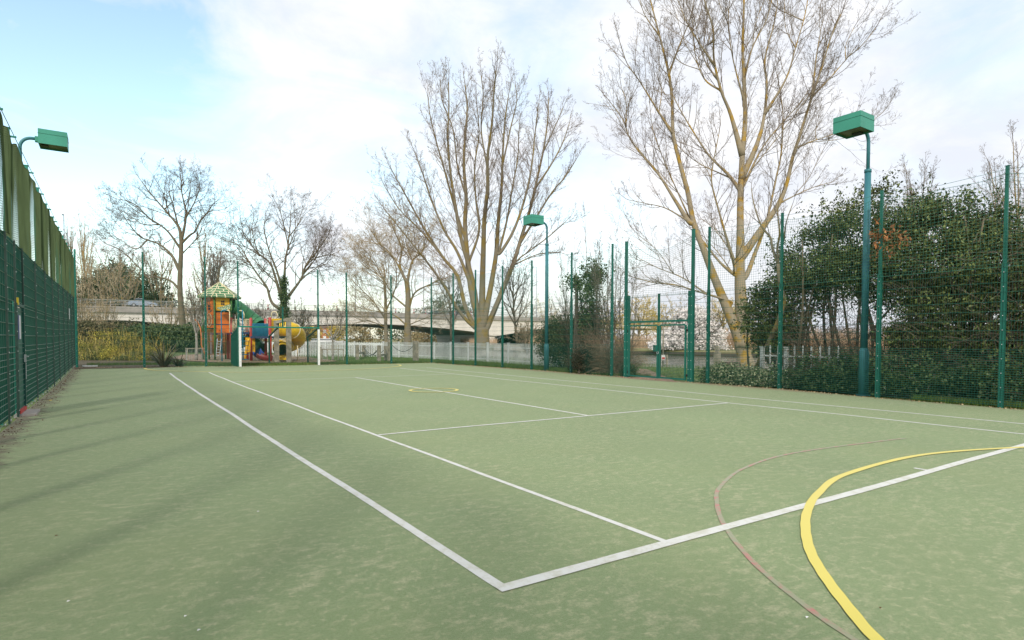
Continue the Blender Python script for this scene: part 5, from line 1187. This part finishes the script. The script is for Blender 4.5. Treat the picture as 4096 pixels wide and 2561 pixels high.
def barrier(pts, y0, y1, n, m_, name='barrier', r=.02):
    (xa, da), (xb, db) = pts; mb = MB()
    for k in range(n):
        t = k/(n-1); x = xa+(xb-xa)*t; d = da+(db-da)*t; mb.cyl(Q3(x,y1,d), Q3(x,y0,d), r*.8, 6)
    mb.tube([Q3(xa,y0,da),Q3(xb,y0,db)], r, 6); mb.tube([Q3(xa,y1,da),Q3(xb,y1,db)], r, 6); return mb.build(name, m_, PG)
barrier(((645,37.3),(745,37)), 712, 900, 6, CREAM); barrier(((815,36.8),(890,36.5)), 712, 905, 5, CREAM); barrier(((1135,37.1),(1170,36.3)), 718, 905, 3, CREAM)
barrier(((560,38.9),(612,37.8)), 712, 905, 4, CREAM)
barrier(((935,36.3),(1160,36.0)), 775, 968, 13, BLUEP)
mb = MB(); a, c = Q3(940,782,36.45), Q3(1155,782,36.15); e, f = Q3(1155,962,36.15), Q3(940,962,36.45); mb.add([a,c,e,f]+[v+Vector(FW)*.02 for v in (a,c,e,f)], [(0,3,2,1),(4,5,6,7),(0,1,5,4),(1,2,6,5),(2,3,7,6),(3,0,4,7)]); mb.build('blue_panel', mat('blue_panel', (.01,.14,.24), .5), PG)
mb = MB(); mb.tube([Q3(792,575,34.6),Q3(795,800,34.6),Q3(800,1300,34.6)], .03, 8)
for k, y in enumerate((865,1025,1088,1155,1218,1287,962)): mb.tube([Q3(745 if k < 6 else 770,y,34.8), Q3(880,y,35.2)], .022, 6)
mb.build('blue_ladder', BLUEP, PG)
mb = MB(); mb.tube([Q3(830,1280,35.8),Q3(845,1150,35.9),Q3(880,1010,36),Q3(900,1000,36)], .07, 8); mb.box(tuple(Q3(905,1080,36.6)), (.5,.3,.9)); mb.build('yellow_arch', YELP, PG)
mb = MB(); mb.box(tuple(Q3(880,1130,36.9)), (.35,.3,.3)); mb.build('blue_seat', BLUES, PG)
# tube slides
def slide_tube(pts, r, m_, name, rings=()):
    C_ = catmull(pts, 5); mb = MB(); mb.tube(C_, r, 20, cap=False); mb.tube(C_, r*.92, 20, cap=False); o = mb.build(name, m_, None)
    return o, C_
GS = thing('tube_slide', tuple(gzp(Q3(1000,1280,37))), 'green enclosed tube slide dropping from the play tower behind the red posts', 'slide')
def tube_part(t, pts, r, m_, name, ringm=None, every=6):
    C_ = catmull(pts, 6); mb = MB(); mb.tube(C_, r, 20, cap=False); mb.tube(C_, r*.93, 20, cap=False); o = mb.build(name, m_, t)
    if ringm:
        for i in range(every, len(C_)-1, every): mb = MB(); d = (C_[i+1]-C_[i-1]).normalized()*.03; mb.tube([C_[i]-d, C_[i]-d*.5, C_[i]+d*.5, C_[i]+d], [r, r*1.06, r*1.06, r], 20, cap=False); mb.build('joint_ring', ringm, o)
    return C_
tube_part(GS, [Q3(650,520,37.6),Q3(715,540,37.8),Q3(800,600,38.1),Q3(900,680,38.4),Q3(985,745,38.5),Q3(1040,800,38.4)], .43, GSLIDE, 'upper_tube', mat('green_ring', (.03,.13,.06), .4), 6)
tube_part(GS, [Q3(900,1020,38.3),Q3(960,1050,38.0),Q3(1020,1095,37.7),Q3(1075,1140,37.5)], .36, GSLIDE, 'lower_tube', mat('green_ring', (0,0,0)), 6)
tube_part(GS, [Q3(1040,800,38.4),Q3(1020,900,38.9),Q3(940,980,38.9),Q3(900,1020,38.3)], .36, GSLIDE, 'bend_tube')
def chute(t, pts, r, m_, name):
    C_ = catmull(pts, 6); V = []; F = []; n = 10
    for i, p in enumerate(C_):
        d = (C_[min(i+1,len(C_)-1)]-C_[max(i-1,0)]).normalized(); sx = d.cross(Vector((0,0,1))).normalized(); u_ = sx.cross(d)
        for rr_ in (r, r*.9):
            for k in range(n+1):
                a = math.pi+math.pi*k/n; V.append(p+sx*math.cos(a)*rr_+u_*math.sin(a)*rr_)
    m_n = 2*(n+1)
    for i in range(len(C_)-1):
        for k in range(n): F.append((i*m_n+k, i*m_n+k+1, (i+1)*m_n+k+1, (i+1)*m_n+k)); j = n+1; F.append((i*m_n+j+k+1, i*m_n+j+k, (i+1)*m_n+j+k, (i+1)*m_n+j+k+1))
        F.append((i*m_n, (i+1)*m_n, (i+1)*m_n+n+1, i*m_n+n+1)); F.append((i*m_n+n, i*m_n+2*n+1, (i+1)*m_n+2*n+1, (i+1)*m_n+n))
    mb = MB(); mb.add(V, F, True); return mb.build(name, m_, t)
CS = thing('open_slide', tuple(gzp(Q3(1080,1285,36.8))), 'short curved slide, blue at the top and dark red below, under the platform', 'slide')
chute(CS, [Q3(975,1115,37),Q3(1000,1160,36.9),Q3(1035,1195,36.8)], .36, BLUES, 'upper_chute')
chute(CS, [Q3(1037,1196,36.8),Q3(1080,1222,36.8),Q3(1130,1236,36.8),Q3(1200,1242,36.8)], .34, mat('dark_red_plastic', (.25,.03,.03), .4), 'lower_chute')
for x in (1010,1100): mb = MB(); p = Q3(x,1240,36.8); mb.cyl((p.x,p.y,gz(p.x,p.y)-.03),(p.x,p.y,p.z), .03, 8); mb.build('support', STEEL, CS)
YS = thing('spiral_slide', tuple(gzp(Q3(1450,1290,36))), 'big yellow spiral tube slide with its round mouth facing the court', 'slide')
mb = MB(); p = Q3(1265,800,36.2); a, c = Q3(1200,700,36.2), Q3(1420,905,37); mb.add([a, Q3(1405,702,37), Q3(1405,905,37), Q3(1200,905,36.2)]+[v+Vector(FW)*.5 for v in (a, Q3(1405,702,37), Q3(1405,905,37), Q3(1200,905,36.2))], [(0,3,2,1),(4,5,6,7),(0,1,5,4),(1,2,6,5),(2,3,7,6),(3,0,4,7)]); mb.build('entry_hood', YEL, YS)
sc_ = Q3(1440,900,37.3)
pts = [Q3(1330,850,36.9), Q3(1440,855,36.9), Q3(1540,875,37.2), Q3(1600,915,37.9), Q3(1600,965,38.6), Q3(1500,1000,38.9), Q3(1560,1040,38.6)]
tube_part(YS, [Q3(1330,840,36.9),Q3(1430,845,36.8),Q3(1530,880,37.1),Q3(1590,935,37.8),Q3(1585,1000,38.5),Q3(1520,1055,38.6),Q3(1430,1090,38.2),Q3(1370,1105,37.6),Q3(1345,1118,36.9),Q3(1352,1140,36.1)], .47, YEL, 'tube', CREAM, 12)
mb = MB(); q0 = Q3(1375,1165,35.6); d = (q0-Q3(1358,1140,36.4)).normalized()
rp_ = [(ORG-q0)]; mb2 = MB()
ax_ = Vector((ORG.x-q0.x, ORG.y-q0.y, 0)).normalized(); sx = ax_.cross(Vector((0,0,1))); R0 = .40
P = [q0+sx*math.cos(k*math.pi/14)*R0+Vector((0,0,1))*math.sin(k*math.pi/14)*R0 for k in range(29)]; mb2.tube(P, .035, 6, cap=False); mb2.build('mouth_rim', YEL, YS)
mb = MB(); mb.tube([q0+ax_*.0, q0-ax_*.45+Vector((0,0,.05)), q0-ax_*.8+Vector((0,0,.1))], [R0,R0*1.02,R0*1.05], 20, cap=False); mb.tube([q0+ax_*.0, q0-ax_*.45+Vector((0,0,.05)), q0-ax_*.8+Vector((0,0,.1))], [R0*.94,R0*.96,R0*.98], 20, cap=False); mb.build('mouth_tube', YEL, YS)
chute(YS, [q0-ax_*.3+Vector((0,0,-.05)), q0+ax_*.15+Vector((0,0,-.14)), q0+ax_*.5+Vector((0,0,-.20))], .36, YEL, 'runout')
mb = MB(); b = q0+ax_*.2; mb.box((b.x,b.y,(b.z-.52+gz(b.x,b.y)+.22)/2+.0), (.62,.5,max(.1,b.z-.62-gz(b.x,b.y)-.05)), Matrix.Rotation(math.atan2(ax_.y,ax_.x)+math.pi/2,3,'Z')); mb.build('foot_skirt', YEL, YS)
for x in (1345,1405): mb = MB(); p = Q3(x,1300,35.6); mb.cyl((p.x,p.y,gz(p.x,p.y)-.03),(p.x,p.y,.35), .025, 8); mb.build('support', CREAM, YS)
mb = MB(); p = Q3(1585,1090,37.6); mb.cyl((p.x,p.y,gz(p.x,p.y)-.03),(p.x,p.y,p.z), .035, 8); mb.build('support', CREAM, YS)
# timber frame in front of the yellow slide
TF = thing('timber_swing_frame', tuple(gzp(GP(671,856))), 'heavy weathered timber frame in front of the yellow spiral slide', 'play frame')
for x, yt, d in ((1280,735,34.6),(1455,695,34.2)):
    a = Q3(x,yt,d); mb = MB(); mb.box((a.x,a.y,(a.z+gz(a.x,a.y))/2), (.24,.24,a.z-gz(a.x,a.y)+.04)); mb.build('post', WOOD, TF)
mb = MB(); mb.bar(Q3(1262,762,34.6), Q3(1440,715,34.2), .2, .16); mb.build('beam', WOOD, TF)
for k in range(5): mb = MB(); t = .15+k*.16; a = Q3(1290+150*t*1.1,760-40*t,34.4); mb.cyl(a, a-Vector((0,0,.28)), .02, 6); mb.build('hook', DARK, TF)
# rope trail
RTL = thing('rope_trail', tuple(gzp(GP(860,848))), 'trim trail of wooden posts linked by low beams and sagging chains on the grass', 'trim trail')
def Q1(x, y, d): return PX((x/4.398+1150)/K, (y/4.398+1280)/K, d)
tp = []
for x, yt, yb in ((1228,450,695),(1340,450,650),(1610,455,735),(1728,465,705),(1797,350,735),(2255,375,735),(572,480,665)):
    g_ = GP((x/4.398+1150)/K, (yb/4.398+1280)/K); dd = (g_-ORG).dot(FW); tpt = Q1(x, yt, dd); tp.append(Vector((g_.x,g_.y,tpt.z)))
    mb = MB(); mb.box((g_.x,g_.y,(tpt.z+g_.z)/2), (.19 if x < 2000 else .28,.19 if x < 2000 else .28,tpt.z-g_.z+.04)); mb.build('post', WOOD, RTL)
for i, j in ((0,1),(2,3)):
    mb = MB(); a = tp[i].copy(); c = tp[j].copy(); a.z = gz(a.x,a.y)+.38; c.z = gz(c.x,c.y)+.38; mb.bar(a, c, .16, .12); mb.build('low_beam', WOOD, RTL)
for i, j in ((0,2),(1,2),(1,3),(3,4),(4,5)):
    mb = MB()
    a, c = tp[i]-Vector((0,0,.12)), tp[j]-Vector((0,0,.12)); P = [a.lerp(c, k/10)-Vector((0,0,4*.55*(k/10)*(1-k/10))) for k in range(11)]; mb.tube(P, .018, 5); mb.build('chain', mat('chain_grey', (.10,.10,.10), .5, .5), RTL)
# young trees in mesh guards
def young(px_, by, top, lab, seed, wd=30, guard=True, grp='young trees in wooden guards'):
    g_ = GP(px_, by); D = (g_-ORG).dot(FW); T = Tree(seed, dict(SAP, rmin=.006, len=1.3, sp=.3)); H = PX(px_, top, D).z
    T.limb([g_, g_+Vector((.03,.02,H*.25)), g_+Vector((0,0,H*.42))], .09, .06, start=2, tip=False); rn = random.Random(seed)
    for k in range(9):
        a = k*2.4; o_ = wd/1408*D*rn.uniform(.3,1); e = g_+Vector((math.cos(a)*o_, math.sin(a)*o_, H*rn.uniform(.75,1))); s0_ = g_+Vector((0,0,H*rn.uniform(.34,.45))); T.limb([s0_, s0_.lerp(e,.5)+Vector((math.cos(a)*o_*.15,math.sin(a)*o_*.15,0)), e], .03, .008, start=.2, n=6)
    t = T.finish('young_tree', tuple(g_), lab, 'tree', mat('bark_pale', (.38,.36,.32), .9), TWIGG, grp)
    if guard:
        gd = thing('tree_guard', tuple(g_), lab.replace('young bare tree', 'low timber guard of the young tree'), 'tree guard', 'timber tree guards'); s_ = .52
        for dx in (-s_,s_):
            for dy in (-s_,s_): mb = MB(); mb.box((g_.x+dx,g_.y+dy,g_.z+.38),(.05,.05,.74)); mb.build('post', WOOD, gd)
        mb = MB()
        for dx, dy, a, c in ((0,-s_,2*s_,.03),(0,s_,2*s_,.03),(-s_,0,.03,2*s_),(s_,0,.03,2*s_)): mb.box((g_.x+dx,g_.y+dy,g_.z+.72),(a+.05,c+.01,.04))
        mb.build('rail', WOOD, gd)
        S = []
        for dx in (-s_,s_):
            for k in range(12): S.append((g_.x+dx,g_.y-s_+k*s_/5.5,g_.z,g_.x+dx,g_.y-s_+k*s_/5.5,g_.z+.7,.003,.003)); S.append((g_.x-s_+k*s_/5.5,g_.y+dx,g_.z,g_.x-s_+k*s_/5.5,g_.y+dx,g_.z+.7,.003,.003))
        segmesh('guard_mesh', S, STEEL, gd)
young(786, 851, 735, 'young bare tree right of the goal in a low guard', 401, 42)
young(464, 851, 700, 'young bare tree left of the play tower in a low guard', 402, 30)
# dog bin like panel beside it
g_ = GP(468, 846); mb = MB(); mb.box((g_.x+.6,g_.y+.5,1.05),(.62,.08,1.5)); mb.box((g_.x+.3,g_.y+.5,.3),(.06,.06,.62)); mb.box((g_.x+.9,g_.y+.5,.3),(.06,.06,.62)); tag(mb.build('grey_board', GREYM), 'upright grey notice board on legs beside the young tree left of the tower', 'board')
# spiky plant at fence foot
def phormium(pix, n, seed, lab, L_=1.0):
    c = GP(*pix); c.y += .35; g = random.Random(seed); V = []; F = []; t = thing('spiky_plant', tuple(c), lab, 'plant')
    for i in range(n):
        a = g.random()*6.28; l = L_*g.uniform(.5,1.1); lean = g.uniform(.15,1.0); p = c+Vector((math.cos(a)*.12, math.sin(a)*.12, 0)); d = Vector((math.cos(a)*lean, math.sin(a)*lean, 1)).normalized(); sx = d.cross(Vector((0,0,1))).normalized(); w = .03; b0 = len(V)
        for k in range(6):
            ww = w*(1-(k/5)**2)+.002; V += [p-sx*ww, p+sx*ww]; p = p+d*l/5; d = (d+Vector((math.cos(a)*.12, math.sin(a)*.12, -.16*lean-.05))).normalized()
        F += [(b0+2*k, b0+2*k+1, b0+2*k+3, b0+2*k+2) for k in range(5)]
    mesh_np('leaves', [tuple(v) for v in V], F, mat('leaf_phormium', (.20,.16,.09), .6, isl=.4), t)
phormium((388,867), 90, 5, 'brown spiky sword leaved plant at the foot of the far fence', 1.25)
phormium((425,866), 40, 6, 'smaller fallen tuft of brown strap leaves right of the spiky plant', .7)
# stump, post and sign seen past the gate
g_ = GP(1723,884); mb = MB(); mb.tube([g_-Vector((0,0,.05)), g_+Vector((0,0,.12)), g_+Vector((0,0,.50)), g_+Vector((0,0,.52))], [.50,.44,.40,.38], 18); st_ = mb.build('tree_stump', WOODT); tag(st_, 'broad sawn tree stump on the grass at the foot of the lichened willow', 'stump')
g_ = GP(1693,878); mb = MB(); mb.box((g_.x,g_.y,.42),(.22,.22,.88)); mb.box((g_.x,g_.y,.99),(.13,.13,.3)); tag(mb.build('wooden_post', WOOD), 'stout notched wooden post left of the stump', 'post')
SG = thing('warning_sign', tuple(PX(1655,858,34)), 'small white and red warning sign on a post at the river edge', 'sign')
def c6(x, y, d): return PX((x/4.3196+2440)/K, (y/4.3196+1150)/K, d)
a = c6(918,1210,31); mb = MB(); mb.tube([(a.x,a.y,-.05),(a.x,a.y,a.z+2.1)], .035, 8); mb.build('pole', WOOD, SG)
rot = Matrix.Rotation(-YAW, 3, 'Z'); f_ = Vector((-FW.x,-FW.y,0)).normalized()*.045
mb = MB(); mb.box(tuple(a+f_), (.19,.02,.27), rot); pl = mb.build('plate', WHITE, SG)
mb = MB(); b2 = a+f_*1.35; mb.box((b2.x,b2.y,b2.z-.04),(.15,.012,.10), rot); mb.build('red_band', RED, pl)
for x, lab in ((872,'short stake left of the river warning sign'),(985,'short stake right of the river warning sign')):
    p = c6(x,1165,31); mb = MB(); mb.box((p.x,p.y,(p.z-.05)/2),(.07,.07,p.z+.05)); tag(mb.build('wooden_stake', WOOD), lab, 'stake', 'stakes beside the river sign')
# blossom tree
BT = auto_tree(140, 1640, 838, 735, 78, 78, dict(FAR, rmin=.012, sp=.7, len=2.6), 'white blossoming tree across the river, seen through the gate', BARKD, TWIGD, 'round', 'blossom_tree', 16, .3)
bb = [((1640,775),(2.7,2.7,2.5)),((1600,800),(2.2,2,1.6)),((1675,795),(2.0,2,1.8)),((1560,815),(1.5,1.5,.8)),((1640,815),(3.2,2.2,1.0)),((1690,818),(1.4,1.4,.8)),((1625,750),(1.6,1.6,1.2))]
P = blob_points([(tuple(PX(c[0],c[1],78)), r) for c, r in bb], 1900, 22, .3, 55, .35, 0.1); leafmesh('blossom', P, .21, LEAFW, BT, 5, .8)
# reeds and far bank growth
g = random.Random(77); S = []
def reeds(X0, d0, X1, d1, n, h, spread):
    for i in range(n):
        t = g.random(); X = X0+(X1-X0)*t; d = d0+(d1-d0)*t+g.uniform(0,spread); p = CW(X, d, -.1); hh = h*g.uniform(.6,1.1); S.append((p.x,p.y,p.z,p.x+g.gauss(0,.25),p.y+g.gauss(0,.25),p.z+hh,.03,.012))
reeds(55,60,26,84,5200,2.9,9); reeds(24,88,2,112,2600,2.3,9); reeds(-4,130,-14,152,900,1.8,8); reeds(92,20,56,56,3600,3.6,9)
tag(segmesh('reed_bed', S, REED), 'tan pinkish reeds and dead stalks lining the far bank', 'reeds', kind='stuff')
# far left shore: bank scrub, house, boats
def far_bush(px_, py_, D, rx, rz, m_, lab, seed):
    p = PX(px_, py_, D); return shrub('far_bush', lab, (p.x,p.y,-.1), [((p.x,p.y,max(p.z,rz*.6)),(rx,rx,rz))], m_, .45, 90, 24, .7, seed, stems=0, edge=.3, cat='bush', aspect=.8)
LEAFY = mat('leaf_yellow_far', (.58,.44,.08), .8, isl=.35, scale=.3); LEAFO = mat('leaf_ochre_far', (.38,.27,.13), .85, isl=.35, scale=.2, col2=(.27,.22,.10))
for i, (x, y, D_, rx, rz, m_, lab) in enumerate([(1015,800,185,5,3.2,LEAFO,'added brown foliage closing the white sky gap under the bridge left of the pale pier'),(1190,800,182,4,3.4,LEAFE,'added dark foliage standing in for abutment shade just right of the bright pier end'),(1228,800,178,5,3.4,LEAFE,'added dark foliage standing in for abutment shade under the right end of the bridge'),(1275,800,176,5,3.6,LEAFO,'added brown foliage standing in for abutment shade under the bridge by the lamp pole')]):
    far_bush(x, y, D_, rx, rz, m_, lab, 520+i)  # clumps added to darken the open sky gap, in place of abutment shade
for i, (x, y, rx, rz, m_, lab) in enumerate([(737,788,3.4,2.9,LEAFY,'golden bush on the far shore left of the white boat'),(795,786,2.8,2.8,LEAFY,'golden green bush on the far shore right of the moored boats'),(700,795,5,2.0,LEAFO,'brown scrub on the far shore behind the yellow slide'),(842,790,5,4.0,LEAFO,'brown bushes on the far shore left of the crooked tree'),(880,784,6,5.2,LEAFO,'tall brown thicket on the far shore behind the paired trees'),(930,782,6,5.2,LEAFE,'dark green thicket on the far shore by the crooked tree trunk'),(975,788,5,4.4,LEAFO,'brown thicket under the rising bridge arch')]):
    far_bush(x, y, 235 if i < 3 else 205, rx*1.25, rz*1.2, m_, lab, 500+i)
hD = 260
def house(px_, w, h, D, mW, lab, roofm):
    p = PX(px_, 800, D); t = thing('house', (p.x,p.y,-.1), lab, 'house'); rot = Matrix.Rotation(-YAW+.25,3,'Z'); b = Vector((p.x,p.y,-.1))
    def L3(x,y,z): return tuple(b+rot@Vector((x,y,z)))
    mb = MB(); mb.add([L3(x,y,z) for z in (0,h) for x,y in ((-w/2,-4),(w/2,-4),(w/2,4),(-w/2,4))], [(0,1,5,4),(1,2,6,5),(2,3,7,6),(3,0,4,7)]); mb.build('wall', mW, t)
    mb = MB(); mb.add([L3(-w/2-.3,-4.4,h-.1),L3(w/2+.3,-4.4,h-.1),L3(w/2+.3,4.4,h-.1),L3(-w/2-.3,4.4,h-.1),L3(-w/2-.3,0,h+3),L3(w/2+.3,0,h+3)], [(0,1,5,4),(2,3,4,5),(1,2,5),(3,0,4),(3,2,1,0)]); rf = mb.build('roof', roofm, t)
    mb = MB(); mb.add([L3(x,y,z) for z in (h+1,h+4) for x,y in ((w*.25,-.5),(w*.25+.9,-.5),(w*.25+.9,.5),(w*.25,.5))], [(0,1,5,4),(1,2,6,5),(2,3,7,6),(3,0,4,7),(4,5,6,7)]); mb.build('chimney', mW, rf)
    for k in range(int(w//2.4)):
        for z in (1.2, 3.9):
            if z+1.4 > h: continue
            x = -w/2+1.2+k*2.4; mb = MB(); mb.add([L3(x+dx,-4.03-.05*q_,z+dz) for q_ in (0,1) for dx, dz in ((-.6,0),(.6,0),(.6,1.4),(-.6,1.4))], [(4,5,6,7),(0,1,5,4),(1,2,6,5),(2,3,7,6),(3,0,4,7)]); mb.build('window', WHITE, t)
house(770, 8, 6.2, 262, mat('brick_orange', (.50,.20,.10), .9, scale=1), 'orange brick house on the far shore seen under the bridge', mat('roof_far', (.20,.13,.10), .9))
house(718, 11, 3.4, 268, mat('render_white', (.75,.72,.65), .8), 'low cream house on the far shore left of the orange one', mat('roof_far', (0,0,0)))
def boat(px_, D, L_, lab, z=0):
    p = PX(px_, 805, D); b = Vector((p.x,p.y,-.6)); rot = Matrix.Rotation(-YAW+.15,3,'Z'); t = thing('motor_boat', tuple(b), lab, 'boat', 'boats moored on the far shore')
    def L3(x,y,z): return tuple(b+rot@Vector((x,y,z)))
    hw = L_*.16; mb = MB(); st = [(-.5,.85,.9),(-.2,1,.95),(.15,.95,1.05),(.38,.55,1.2),(.5,.04,1.35)]; V = []
    for x, w_, z_ in st: V += [L3(x*L_,-hw*w_*.6,-.1),L3(x*L_,hw*w_*.6,-.1),L3(x*L_,hw*w_,z_),L3(x*L_,-hw*w_,z_)]
    F = [(0,3,2,1)]
    for i in range(4): a = 4*i; F += [(a,a+1,a+5,a+4),(a+1,a+2,a+6,a+5),(a+2,a+3,a+7,a+6),(a+3,a,a+4,a+7)]
    mb.add(V, F); mb.build('hull', WHITE, t)
    mb = MB(); V = [L3(x*L_,y*hw,z_) for z_, ins in ((.95,0),(2.0,.06)) for x, y in ((-.3+ins,-.8+ins),(.2-ins*2,-.7+ins),(.2-ins*2,.7-ins),(-.3+ins,.8-ins))]; mb.add(V, [(0,1,5,4),(1,2,6,5),(2,3,7,6),(3,0,4,7),(4,5,6,7)]); cb = mb.build('cabin', WHITE, t)
    mb = MB(); V = [L3(x*L_,y*hw,z_) for z_ in (1.35,1.75) for x, y in ((-.27,-.79),(.15,-.72),(.15,.72),(-.27,.79))]; mb.add(V, [(0,1,5,4),(1,2,6,5),(2,3,7,6),(3,0,4,7)]); mb.build('cabin_window', GLASS, cb)
boat(752, 222, 9, 'small white cruiser moored left of the golden bush'); boat(778, 222, 12, 'long white cruiser moored below the orange brick house')
# far tree line on the horizon
for i, (x, ty, hw, D, lab) in enumerate([(690,772,40,330,'hazy far tree on the horizon under the bridge, leftmost'),(735,770,40,340,'hazy far tree on the horizon behind the cream house'),(800,770,40,330,'hazy far tree on the horizon behind the golden green bush'),(850,768,40,320,'hazy far tree on the horizon, right of the orange house')]):
    auto_tree(600+i, x, 806, ty, hw, D, dict(FAR, rmin=.07, len=4, sp=1.6), lab, BARKD, TWIGT, 'round', 'bare_tree', 8, .3, 'far trees on the horizon')
# concrete lock edge glimpsed behind railings
mb = MB(); a, c = CW(6,88), CW(-3,101); mb.bar((a.x,a.y,.0),(c.x,c.y,.0), 1.2, .8); struct(mb.build('landing_stage', mat('stage_beige', (.62,.55,.45), .8)), 'pale landing stage along the far bank under the bridge', 'landing')

# ------------------------------------------------------------------ grass verge, litter
g = np.random.default_rng(12)
def tufts(name, label, regions, n, m_, h=.10):
    tot = sum(r[4] for r in regions); C_ = []
    for x0, x1, y0, y1, w in regions:
        k = int(n*w/tot); x = g.uniform(x0,x1,k); y = g.uniform(y0,y1,k); C_.append(np.stack([x,y],1))
    C_ = np.concatenate(C_); z = np.array([gz(a,b) for a,b in C_]); k = len(C_); a = g.uniform(0,6.28,k); hh = h*g.uniform(.5,1.5,k); w = .008
    dx, dy = np.cos(a), np.sin(a); lx, ly = g.normal(0,.35,k)*hh, g.normal(0,.35,k)*hh
    V = np.stack([np.stack([C_[:,0]-dx*w, C_[:,1]-dy*w, z-.04],1), np.stack([C_[:,0]+dx*w, C_[:,1]+dy*w, z-.04],1), np.stack([C_[:,0]+lx, C_[:,1]+ly, z+hh],1)],1).reshape(-1,3)
    tag(mesh_np(name, V, np.arange(3*k).reshape(-1,3), m_), label, 'grass', kind='stuff')
def keep(r): return r
tufts('grass_tufts', 'longer rough grass growing through the foot of the far and right fences', [(14.2,15.2,13,29.5,10),(2,14,29.4,31.5,14),(13.72,14.3,-1.5,3.6,8),(-2.8,2,30.8,32.5,4),(14.3,17,16,30,12)], 52000, GRASSB, .10)
tufts('mown_grass', 'short mown grass between the fence and the river', [(14.6,24,6,40,30),(3,20,31,46,30)], 40000, GRASSB, .05)
LITM = mat('leaf_litter', (.24,.15,.07), .9, isl=.6, scale=9, col2=(.40,.33,.2))
def litter(name, label, regions, n, m_, size):
    P = []
    for x0, x1, y0, y1, w in regions:
        k = int(n*w); y = g.uniform(y0,y1,k); x = x0+(x1-x0)*g.beta(.8,2.2,k)
        P.append(np.stack([x,y,np.array([court_z(a,b) for a,b in zip(x,y)])+.012],1))
    tag(leafmesh(name, np.concatenate(P), size, m_, None, 9, .6, .6, up=.85), label, 'litter', kind='stuff')
litter('leaf_litter', 'dead leaves and dirt gathered along the foot of the left fence', [(-3.14,-2.75,1.5,30,1.0)], 1200, mat('leaf_litter_dark', (.13,.085,.045), .9, isl=.7), .024)
P = []
for i in range(1100):
    y = g.uniform(-1,28.8); P.append((right_x(y)-.06-abs(g.normal(0,.07)), y, court_z(right_x(y),y)+.012))
for i in range(900):
    x = g.uniform(-3.1,13.6); P.append((x, far_y(x)-.06-abs(g.normal(0,.10)), court_z(x,far_y(x))+.012))
tag(leafmesh('leaf_debris', P, .04, LITM, None, 10, .6, .6, up=.8), 'scattered dead leaves along the foot of the far and right fences', 'litter', kind='stuff')
SPK = mat('litter_white', (.8,.8,.78), .6)
for i, (px_, py_, s_, m_, lab) in enumerate([(120,947,.045,YEL,'tiny yellow scrap of plastic near the left fence'),(1905,1462,.014,SPK,'pale fleck on the turf at the bottom between the red and yellow arcs'),(610,1211,.014,SPK,'white fleck on the turf left of the doubles sideline'),(470,1493,.012,SPK,'white fleck at the bottom edge, left of the corner'),(162,1424,.012,SPK,'white fleck near the bottom left corner'),(438,1460,.010,SPK,'minute white fleck beside the one at the bottom edge'),(134,1268,.016,mat('litter_brown',(.12,.05,.02),.8),'dark brown leaf scrap on the left of the turf'),(2078,1440,.012,mat('litter_brown',(0,0,0)),'brown leaf scrap right of the yellow arc foot')]):
    s_ *= .7; p = GP(px_, py_); mb = MB(); z = court_z(p.x,p.y)+.010; mb.add([(p.x-s_,p.y-s_*.5,z),(p.x+s_*.9,p.y-s_*.6,z+.004),(p.x+s_*.7,p.y+s_*.8,z+.002),(p.x-s_*.6,p.y+s_*.5,z+.006),(p.x,p.y+.002,z+s_*.4)], [(0,1,4),(1,2,4),(2,3,4),(3,0,4),(3,2,1,0)]); tag(mb.build('litter_scrap', m_), lab, 'litter')
# flat white card and timber offcuts in the far left corner
p = GP(213,866.5); mb = MB(); mb.box((p.x,p.y-.1,p.z+.04),(.55,.12,.07)); tag(mb.build('white_block', WHITE), 'small white block lying in the far left corner of the court', 'block')
